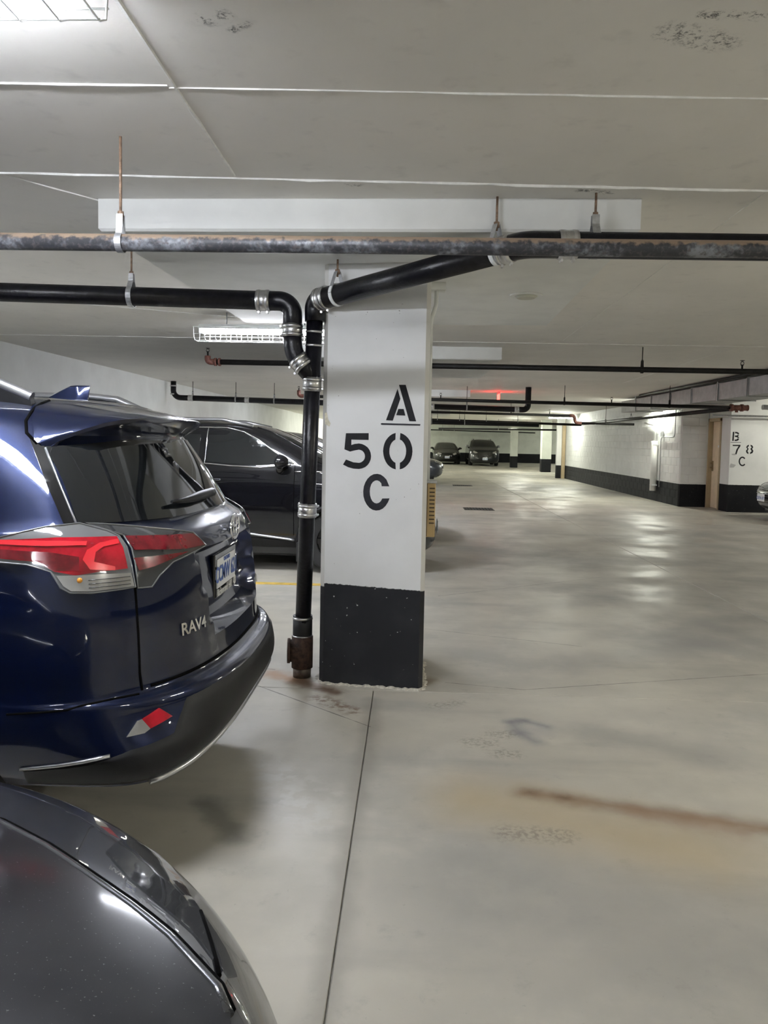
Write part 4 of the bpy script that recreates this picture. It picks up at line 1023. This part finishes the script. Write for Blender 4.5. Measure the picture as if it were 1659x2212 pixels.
bm = shell(FG, 6, 26, 14); fsk = Skin(bm)
obj('body', arches(bm, (1.3, -1.35), .33, .92), M['grey_paint'], fg, True, autos=.6)
for x in (1.3, -1.35):
    for s in (1, -1): wheel(fg, x, s*.9, .33)
BX('underbody', (-1.9, 1.9, -.7, .7, .14, .3), M['rubber'], fg, .02, True)
M['lamp_smoke'] = plain('clear_headlamp_lens', (.075, .077, .082), .06, .3, 1)
HOOD = [(1.0, .70, 1), (1.3, .665, 1), (1.64, .554, 1), (1.774, .469, 1), (1.904, .369, 1), (1.994, .302, 1), (2.076, .235, 1), (2.136, .174, 1), (2.173, .138, 1), (2.2, .09, 1), (2.212, .04, 1)]
patch('bonnet', fsk, HOOD+[(x, -y, z) for x, y, z in reversed(HOOD)], (0, 0, -1), 'grey_dusty', fg, .003, .008, .05, autos=.8)
for s in (1, -1):
    patch('headlamp', fsk, [(x, s*y, z) for x, y, z in ((1.87, .50, .9), (1.86, .60, .9), (1.91, .64, .9), (1.98, .55, .9), (2.05, .43, .9), (2.09, .36, .9), (2.155, .215, .9), (2.168, .18, .9), (2.1, .265, .9), (2.02, .335, .9), (1.95, .40, .9))], (0, 0, -1), 'lamp_smoke', fg, .0025, .008, .02)
    seam('lamp_gap', fsk, [(x, s*y, z) for x, y, z in ((2.085, .37, .705), (2.12, .285, .722), (2.168, .16, .746))], .0035, 'gap', fg, None, .002)
    seam('bonnet_edge', fsk, [(x, s*(y-.006), z) for x, y, z in HOOD[:-1]], .008, 'grey_paint', fg, (0, 0, -1), -.001, n=10)
    seam('bonnet_gap', fsk, [(x+.004, s*(y+.006), z) for x, y, z in HOOD[:-1]], .003, 'gap', fg, (0, 0, -1), .001)
    patch('front_side_window', fsk, [(-.2, s, .98), (.45, s, .98), (.2, s, 1.15), (-.2, s, 1.32)], (0, -s, 0), 'car_glass', fg, .003, .006, .1)
    patch('rear_side_window', fsk, [(-.28, s, .98), (-.28, s, 1.32), (-.8, s, 1.28), (-1.1, s, 1.02)], (0, -s, 0), 'car_glass', fg, .003, .006, .1)
    mirror_part(fg, .55, s*.86, 1.0, 'grey_paint', 1, 1)
patch('windscreen', fsk, [(.8, -.6, 1.0), (.8, .6, 1.0), (.1, .45, 1.36), (.1, -.45, 1.36)], (-1, 0, -.3), 'car_glass', fg, .004, .006, .1)
patch('rear_window', fsk, [(-2, -.55, 1.05), (-2, .55, 1.05), (-2, .42, 1.32), (-2, -.42, 1.32)], (1, 0, -.1), 'car_glass', fg, .004, .006, .1)
patch('grille', fsk, [(2.6, -.3, .58), (2.6, .3, .58), (2.6, .4, .4), (2.6, .3, .25), (2.6, -.3, .25), (2.6, -.4, .4)], (-1, 0, 0), 'gloss_black', fg, .004, .01, .06)


# ------------------------------------------------------------------ navy crossover, the big one on the left
RV = [(.335, 2.1, .6, 2.6, .82, -2.20, .5, 4.6, .85), (.39, 2.18, .6, 2.6, .86, -2.25, .52, 4.0, .885), (.46, 2.25, .6, 2.6, .885, -2.29, .56, 3.2, .905), (.53, 2.28, .6, 2.6, .90, -2.303, .6, 2.7, .915), (.585, 2.3, .6, 2.6, .91, -2.30, .6, 2.5, .92), (.615, 2.3, .6, 2.6, .915, -2.283, .58, 2.5, .918), (.632, 2.3, .6, 2.6, .916, -2.24, .56, 2.5, .915),
      (.66, 2.3, .6, 2.6, .918, -2.228, .55, 2.5, .914), (.76, 2.3, .62, 2.5, .92, -2.222, .55, 2.5, .916), (.88, 2.27, .65, 2.4, .92, -2.212, .55, 2.5, .916), (1.0, 2.1, .7, 2.3, .91, -2.197, .55, 2.5, .91), (1.06, 1.8, .7, 2.2, .90, -2.187, .55, 2.5, .903), (1.10, 1.5, .6, 2.3, .89, -2.175, .55, 2.5, .897),
      (1.14, 1.35, .5, 2.4, .885, -2.145, .53, 2.5, .89), (1.165, 1.25, .5, 2.4, .88, -2.10, .5, 2.5, .882), (1.185, 1.2, .5, 2.5, .868, -2.072, .48, 2.5, .868), (1.21, 1.15, .48, 2.6, .852, -2.055, .47, 2.5, .852), (1.35, .85, .45, 2.6, .775, -1.975, .46, 2.5, .785),
      (1.48, .55, .42, 2.7, .70, -1.89, .46, 2.5, .715), (1.55, .35, .42, 2.6, .655, -1.84, .46, 2.5, .67), (1.60, .15, .42, 2.5, .59, -1.79, .5, 2.5, .61), (1.635, -.15, .4, 2.4, .46, -1.7, .5, 2.4, .47), (1.65, -.5, .3, 2.2, .2, -1.3, .3, 2.2, .2)]
def sst(x, a, b):
    t = max(0, min(1, (x-a)/(b-a))); return t*t*(3-2*t)
def rv_mod(x, y, z):
    if x < -1.95 and .66 < z < 1.16:                       # recess for the number plate
        k = sst(abs(y), .40+.26*(z-.8), .365+.26*(z-.8))*sst(z, .735, .79)*sst(z, 1.075, 1.045)
        x += .075*k
    return (x, y, z)
rv = thing('car', 'navy blue crossover seen from behind, with red tail lamps and a roof fin', 'car', (-2.935, 3.26, 0), PI)
bm = shell(RV, 5, 40, 14, rv_mod); rsk = Skin(bm)
obj('body', arches(bm, (1.3, -1.2), .36, .92), M['navy'], rv, True, autos=.5)
for x in (1.3, -1.2):
    for s in (1, -1): wheel(rv, x, s*.9, .36)
BX('underbody', (-1.9, 1.9, -.6, .6, .27, .38), M['rubber'], rv, .02, True)
def my(pts, s): return [(p[0], s*p[1], p[2]) for p in pts]
OUTER = [(-1.42, .92, 1.135), (-1.625, .883, 1.161), (-1.752, .839, 1.192), (-1.838, .784, 1.2), (-1.916, .748, 1.17), (-1.953, .74, 1.152), (-1.981, .747, 1.12), (-2.015, .76, .99), (-1.908, .853, .986), (-1.851, .88, .99), (-1.824, .887, 1.007), (-1.793, .887, 1.058), (-1.724, .896, 1.08), (-1.633, .899, 1.087), (-1.46, .92, 1.105)]
INNER = [(-1.963, .727, 1.152), (-1.85, .775, 1.199), (-1.906, .724, 1.191), (-2.113, .439, 1.133), (-2.152, .394, 1.083), (-2.124, .523, 1.067), (-2.093, .613, 1.052), (-2.067, .678, 1.016), (-2.053, .712, .982), (-2.021, .755, .986), (-1.993, .737, 1.115)]
RED = [(-1.48, .92, 1.132), (-1.626, .886, 1.155), (-1.796, .853, 1.158), (-1.949, .75, 1.15), (-1.972, .759, 1.118), (-1.992, .77, 1.053), (-1.924, .83, 1.051), (-1.864, .866, 1.044), (-1.804, .884, 1.058), (-1.752, .89, 1.089), (-1.632, .897, 1.099), (-1.5, .92, 1.112)]
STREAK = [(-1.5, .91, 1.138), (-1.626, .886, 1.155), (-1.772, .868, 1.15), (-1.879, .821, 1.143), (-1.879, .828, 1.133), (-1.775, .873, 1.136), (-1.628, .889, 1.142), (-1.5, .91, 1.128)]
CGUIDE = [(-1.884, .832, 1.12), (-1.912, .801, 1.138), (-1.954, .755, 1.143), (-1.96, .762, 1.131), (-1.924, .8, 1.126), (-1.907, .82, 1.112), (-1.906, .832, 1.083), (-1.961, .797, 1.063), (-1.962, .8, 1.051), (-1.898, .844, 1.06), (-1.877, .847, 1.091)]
CLEAR = [(-1.811, .885, 1.045), (-1.924, .831, 1.043), (-2.0, .765, 1.038), (-2.011, .764, .994), (-1.908, .852, .992), (-1.854, .878, .996), (-1.832, .884, 1.013)]
RIN = [(-1.969, .726, 1.149), (-2.116, .447, 1.128), (-2.148, .408, 1.085), (-2.112, .541, 1.087), (-2.001, .732, 1.108), (-1.989, .735, 1.125)]
RIN2 = [(-2.002, .745, 1.084), (-2.121, .524, 1.077), (-2.084, .628, 1.061), (-2.052, .692, 1.048), (-2.019, .742, 1.042)]
DPIL = [(-1.623, .682, 1.479), (-1.673, .678, 1.454), (-1.828, .788, 1.203), (-1.797, .808, 1.205), (-1.714, .755, 1.336)]
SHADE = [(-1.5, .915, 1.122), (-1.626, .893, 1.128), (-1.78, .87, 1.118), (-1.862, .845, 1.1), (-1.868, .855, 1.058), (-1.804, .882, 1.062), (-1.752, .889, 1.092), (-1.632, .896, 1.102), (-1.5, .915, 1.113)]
for s in (1, -1):
    d = (1, -1.15*s, 0); d2 = (1, -.45*s, 0)
    lo = patch('tail_lamp', rsk, my(OUTER, s), d, 'lamp_glass', rv, .010, .02, .03)
    patch('red_lens', rsk, my(RED, s), d, 'red_lens', lo, .0135, .008, .03)
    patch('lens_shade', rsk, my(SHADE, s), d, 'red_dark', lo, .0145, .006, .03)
    patch('guide_and_glint', rsk, my(STREAK, s), d, 'red_bright', lo, .0155, .006, .02)  # upper streak: reflected light put into the lens colour
    patch('guide_and_glint', rsk, my(CGUIDE, s), d, 'red_bright', lo, .0155, .006, .02)
    patch('reversing_lens', rsk, my(CLEAR, s), d, 'lamp_white', lo, .0135, .008, .02)
    for k in range(3):
        z = 1.003+.012*k; seam('lens_rib', rsk, my([(-1.9, .855, z), (-1.96, .81, z), (-2.0, .77, z)], s), .0016, 'lamp_dark', lo, d, .0145, step=.02)
    bm = NB(); bmesh.ops.create_uvsphere(bm, u_segments=10, v_segments=8, radius=.009)
    h = rsk.cast((-1.875, s*.868, 1.03), d)[0]; bmesh.ops.translate(bm, verts=bm.verts, vec=h+Vector((-.008, s*.01, 0))); obj('amber_bulb', bm, M['amber'], lo, True, True)
    li = patch('boot_lamp', rsk, my(INNER, s), d2, 'lamp_dark', rv, .010, .02, .03)
    patch('red_lens', rsk, my(RIN, s), d2, 'red_dark', li, .0135, .008, .03); patch('red_lens', rsk, my(RIN2, s), d2, 'red_dark', li, .0135, .008, .03)
    seam('lamp_rim', rsk, my(OUTER[1:], s), .003, 'lamp_glass', lo, d, .011); seam('lamp_rim', rsk, my(INNER, s), .003, 'lamp_glass', li, d2, .011, True)
    patch('pillar_trim', rsk, my(DPIL, s), (.5, -.85*s, 0), 'gloss_black', rv, .003, .006, .04)
    seam('pillar_glint', rsk, my([(-1.676, .679, 1.448), (-1.75, .735, 1.33), (-1.829, .787, 1.205)], s), .0045, 'silver_trim', rv, None, .003)  # silver line painting the highlight along the pillar edge
    seam('panel_gap', rsk, my([(-2.018, .758, .99), (-2.027, .765, .889), (-2.037, .769, .702), (-2.05, .77, .64)], s), .0045, 'gap', rv, d2)
    seam('panel_gap', rsk, my([(-1.58, .45, 1.62), (-1.582, .563, 1.591), (-1.588, .64, 1.542), (-1.606, .671, 1.501), (-1.649, .684, 1.463)], s), .006, 'gap', rv)
    seam('panel_gap', rsk, my([(-1.66, .93, .60), (-1.85, .91, .615), (-2.04, .781, .632)], s), .004, 'gap', rv)
    rf = patch('reflector', rsk, my([(-2.101, .768, .581), (-2.138, .741, .543), (-2.085, .806, .523), (-2.06, .815, .558)], s), (1, -.9*s, 0), 'red_lens', rv, .006, .012, .03)
    patch('clear_reflector', rsk, my([(-2.06, .815, .558), (-2.085, .806, .523), (-2.072, .822, .513), (-2.023, .854, .511), (-2.048, .826, .555)], s), (1, -.9*s, 0), 'lamp_white', rf, .006, .012, .02)
    seam('lower_trim', rsk, my([(-1.69, .887, .41), (-1.812, .896, .428), (-1.981, .883, .46)], s), .006, 'silver_trim', rv, (0, -s, 0), .004)
    for nm, w_ in (('quarter_window', [(-1.02, 1.22), (-1.02, 1.49), (-1.42, 1.44), (-1.5, 1.34), (-1.46, 1.24)]), ('rear_side_window', [(-.14, 1.215), (-.14, 1.52), (-.95, 1.5), (-.95, 1.22)]), ('front_side_window', [(-.06, 1.215), (.72, 1.215), (.5, 1.36), (.2, 1.5), (-.06, 1.52)])):
        patch(nm, rsk, [(x, s, z) for x, z in w_], (0, -s, 0), 'car_glass', rv, .003, .006, .08)
    mirror_part(rv, .68, s*.9, 1.24, 'navy', 1, 1)
    # roof rail: satin bar on a black foot
    bm = NB(); q = [(.25, .56, 1.62), (.0, .565, 1.682), (-1.3, .555, 1.69), (-1.45, .55, 1.676), (-1.56, .54, 1.63)]
    tube(bm, my(q, s), .02, 10); ro = obj('roof_rail', bm, M['silver_trim'], rv, True, autos=1)
    bm = NB(); P = [bm.verts.new((x, s*(y+dy), z+dz)) for dy in (-.016, .016) for x, y, z, dz in [(a, b, c, 0) for a, b, c in q]+[(-1.57, .54, 1.585, 0), (-1.3, .555, 1.6, 0), (0, .565, 1.58, 0), (.25, .56, 1.56, 0)]]
    n_ = len(P)//2; bm.faces.new(P[:n_]); bm.faces.new(P[n_:])
    for k in range(n_): bm.faces.new((P[k], P[(k+1) % n_], P[n_+(k+1) % n_], P[n_+k]))
    obj('rail_foot', bm, M['plastic'], ro, True)
# rear glass, wiper
patch('rear_window', rsk, [(-2.5, -.785, 1.2), (-2.5, -.4, 1.19), (-2.5, .4, 1.19), (-2.5, .785, 1.2), (-2.5, .68, 1.452), (-2.5, .4, 1.48), (-2.5, -.4, 1.48), (-2.5, -.68, 1.452)], (1, 0, 0), 'car_glass', rv, .006, .01, .035)
bm = NB(); wp_ = on_skin(rsk, [(-2.1, .41, 1.235), (-2.1, .3, 1.234), (-2.1, .1, 1.24), (-2.1, -.06, 1.242)], (1, 0, 0), .05, .03)
n_ = len(wp_); tube(bm, wp_, [.006+.014*min(1, k/(n_*.45)) for k in range(n_)], 8); wo = obj('wiper', bm, M['plastic'], rv, True)
bm = NB(); tube(bm, [wp_[-2], wp_[-2]+Vector((.035, 0, -.012))], .018, 10); obj('wiper_pivot', bm, M['plastic'], wo, True)
# roof spoiler
bm = NB(); rows = []
YV = [-.685, -.66, -.62, -.56, -.5, -.4, -.25, -.1, .1, .25, .4, .5, .56, .62, .66, .685]
def it(v, T):
    v = abs(v)
    for (a, b), (c_, d_) in zip(T, T[1:]):
        if v <= c_: t_ = (v-a)/(c_-a); return b+(d_-b)*t_
    return T[-1][1]
for y in YV:
    xt = it(y, [(0, -1.965), (.25, -1.945), (.4, -1.915), (.5, -1.885), (.56, -1.845), (.62, -1.775), (.66, -1.715), (.685, -1.665)])
    zt_ = it(y, [(0, 1.574), (.4, 1.57), (.5, 1.562), (.56, 1.55), (.62, 1.52), (.66, 1.492), (.685, 1.466)])
    xf_ = it(y, [(0, -1.555), (.45, -1.572), (.6, -1.588), (.685, -1.64)])
    zf_ = it(y, [(0, 1.645), (.3, 1.634), (.45, 1.622), (.563, 1.594), (.64, 1.545), (.671, 1.503), (.685, 1.470)])
    hb = rsk.cast((-2.5, y*.975, min(1.49, zt_-.03)), (1, 0, 0))[0]
    mid = Vector((xf_*.5+xt*.5, y, zf_*.5+zt_*.5+.012*(1-abs(y)/.7)))
    rows.append([bm.verts.new(q) for q in (Vector((xf_, y, zf_+.003)), Vector((xf_*.75+xt*.25, y, zf_*.75+zt_*.25+.010*(1-abs(y)/.7))), mid, Vector((xf_*.25+xt*.75, y, zf_*.25+zt_*.75+.008*(1-abs(y)/.7))), Vector((xt+.012, y, zt_+.002)), Vector((xt, y, zt_-.005)), Vector((xt+.006, y, zt_-.02)), hb.lerp(Vector((xt, y, zt_-.02)), .5)+Vector((0, 0, .01)), hb+Vector((.01, 0, 0)))])
for A, B in zip(rows, rows[1:]):
    for k in range(len(A)-1): bm.faces.new((A[k], A[k+1], B[k+1], B[k]))
obj('roof_spoiler', bm, M['navy'], rv, True, autos=.7)
bm = NB(); box(bm, -1.90, -1.885, -.16, .16, 1.535, 1.552, .003); obj('brake_light', bm, M['red_dark'], rv, True)
# shark fin
bm = NB(); N = 10; P = []
for k in range(N+1):
    t_ = k/N; x = -1.33-.20*t_; h = .078*min(1, (t_/.62)**.8)*(1 if t_ < .9 else 1); wd_ = .022*math.sin(PI*min(1, .15+t_*.75))
    if k == N: x += 0
    P.append([bm.verts.new(v) for v in ((x+.0, -wd_, 1.628), (x-.012*t_, -wd_*.35, 1.632+h*.92), (x-.014*t_, 0, 1.632+h), (x-.012*t_, wd_*.35, 1.632+h*.92), (x, wd_, 1.628))])
for A, B in zip(P, P[1:]):
    for k in range(4): bm.faces.new((A[k], A[k+1], B[k+1], B[k]))
bm.faces.new(P[-1])
obj('roof_fin', bm, M['navy'], rv, True, autos=.6)
# bumper cladding wrapped round the tail
CL = [(-1.70, .90, .335, .408, 0, -1), (-1.85, .90, .335, .428, 0, -1), (-1.98, .89, .335, .455, .2, -1), (-2.04, .86, .335, .475, .5, -.8), (-2.10, .82, .335, .484, .7, -.7), (-2.16, .76, .335, .497, .85, -.5), (-2.18, .725, .335, .545, .9, -.4), (-2.2, .68, .335, .596, .95, -.3), (-2.25, .55, .335, .609, 1, -.2), (-2.28, .4, .335, .613, 1, -.1), (-2.3, .2, .335, .615, 1, 0)]
CL = CL+[(-2.3, 0, .335, .615, 1, 0)]+[(x, -y, a, b, dx, -dy) for x, y, a, b, dx, dy in reversed(CL)]
CC = []
for A, B in zip(CL, CL[1:]):
    for k in range(4): CC.append([A[i]+(B[i]-A[i])*k/4 for i in range(6)])
CC.append(list(CL[-1]))
bm = NB(); rows = []
for x, y, a, b, dx, dy in CC:
    d = Vector((dx, dy, 0)).normalized(); col = []
    for k in range(11):
        h, n_ = rsk.cast((x, y, a+.004+(b-a-.004)*k/10), d)
        col.append(bm.verts.new(h-d*(.006 if 0 < k < 10 else -.004)))
    rows.append(col)
for A, B in zip(rows, rows[1:]):
    for k in range(10): bm.faces.new((A[k], A[k+1], B[k+1], B[k]))
obj('bumper_cladding', bm, M['plastic'], rv, True, autos=.8)
sk_pts = [(-2.08, .80, .345), (-2.14, .74, .362), (-2.2, .62, .385), (-2.24, .45, .4), (-2.25, .2, .405), (-2.25, -.2, .405), (-2.24, -.45, .4), (-2.2, -.62, .385), (-2.14, -.74, .362), (-2.08, -.80, .345)]
seam('skid_trim', rsk, sk_pts, .012, 'silver_trim', rv, None, .006)
seam('panel_gap', rsk, [(-2.5, .74, .648), (-2.5, .4, .652), (-2.5, 0, .653), (-2.5, -.4, .652), (-2.5, -.74, .648)], .006, 'gap', rv, (1, 0, 0))
# badges
bm = NB()
def bmap(y0, z0, sl=.15):
    def f(a, b, c):
        h, n_ = rsk.cast((-2.5, y0-a, z0+b), (1, 0, 0)); return h+n_*(.004+c)
    return f
text_bm(bm, 'RAV4', .062, bmap(.54, .807), .006, True); obj('badge_letters', bm, M['chrome'], rv, True)['kind'] = 'stuff'
bm = NB(); text_bm(bm, 'AWD', .04, bmap(-.50, .80), .006, True); obj('badge_letters', bm, M['chrome'], rv, True)['kind'] = 'stuff'
def ell(cy, cz, a, b, n=28): return [(cy+a*math.cos(2*PI*k/n), cz+b*math.sin(2*PI*k/n)) for k in range(n+1)]
EM = None
for cy, cz, a, b, r_ in ((0, 1.113, .075, .052, .006), (0, 1.113, .026, .049, .0045), (0, 1.137, .058, .022, .0045)):
    P = []
    for y, z in ell(cy, cz, a, b):
        P.append((-2.178, y, z))
    bm = NB(); tube(bm, P, r_, 8, False); e_ = obj('emblem' if EM is None else 'emblem_ring', bm, M['chrome'], rv if EM is None else EM, True)
    EM = EM or e_
# number plate in its dealer frame
px_ = -2.137
o = BX('plate_frame', (px_-.004, px_+.012, -.185, .185, .828, 1.012), M['gloss_black'], rv, .006, True)
q = BX('number_plate', (px_-.007, px_-.003, -.157, .157, .868, .990), M['plate'], o, 0, True)
bm = NB(); text_bm(bm, 'CCMW 621', .082, lambda a, b, c: (px_-.0085-c, -a*.92, .922+b*1.15), .001, True); obj('plate_characters', bm, M['plate_blue'], q, True)['kind'] = 'stuff'
bm = NB(); text_bm(bm, 'ONTARIO', .024, lambda a, b, c: (px_-.0085-c, -a, .978+b), .001, True); obj('plate_heading', bm, M['plate_blue'], q, True)['kind'] = 'stuff'
bm = NB(); text_bm(bm, 'Richmond Hill', .044, lambda a, b, c: (px_-.006-c, .028-a, .846+b), .002, True); obj('frame_lettering', bm, M['white_letter'], o, True)['kind'] = 'stuff'
for cy, cz, a, b in ((-.155, .852, .021, .021), (-.155, .852, .007, .019), (-.155, .861, .014, .008)):
    bm = NB(); tube(bm, [(px_-.006, y, z) for y, z in ell(cy, cz, a, b, 18)], .0018, 5, False); obj('frame_emblem', bm, M['white_letter'], o, True)
patch('windscreen', rsk, [(.9, -.62, 1.21), (.9, .62, 1.21), (.35, .5, 1.56), (.35, -.5, 1.56)], (-1, 0, -.25), 'car_glass', rv, .004, .006, .1)
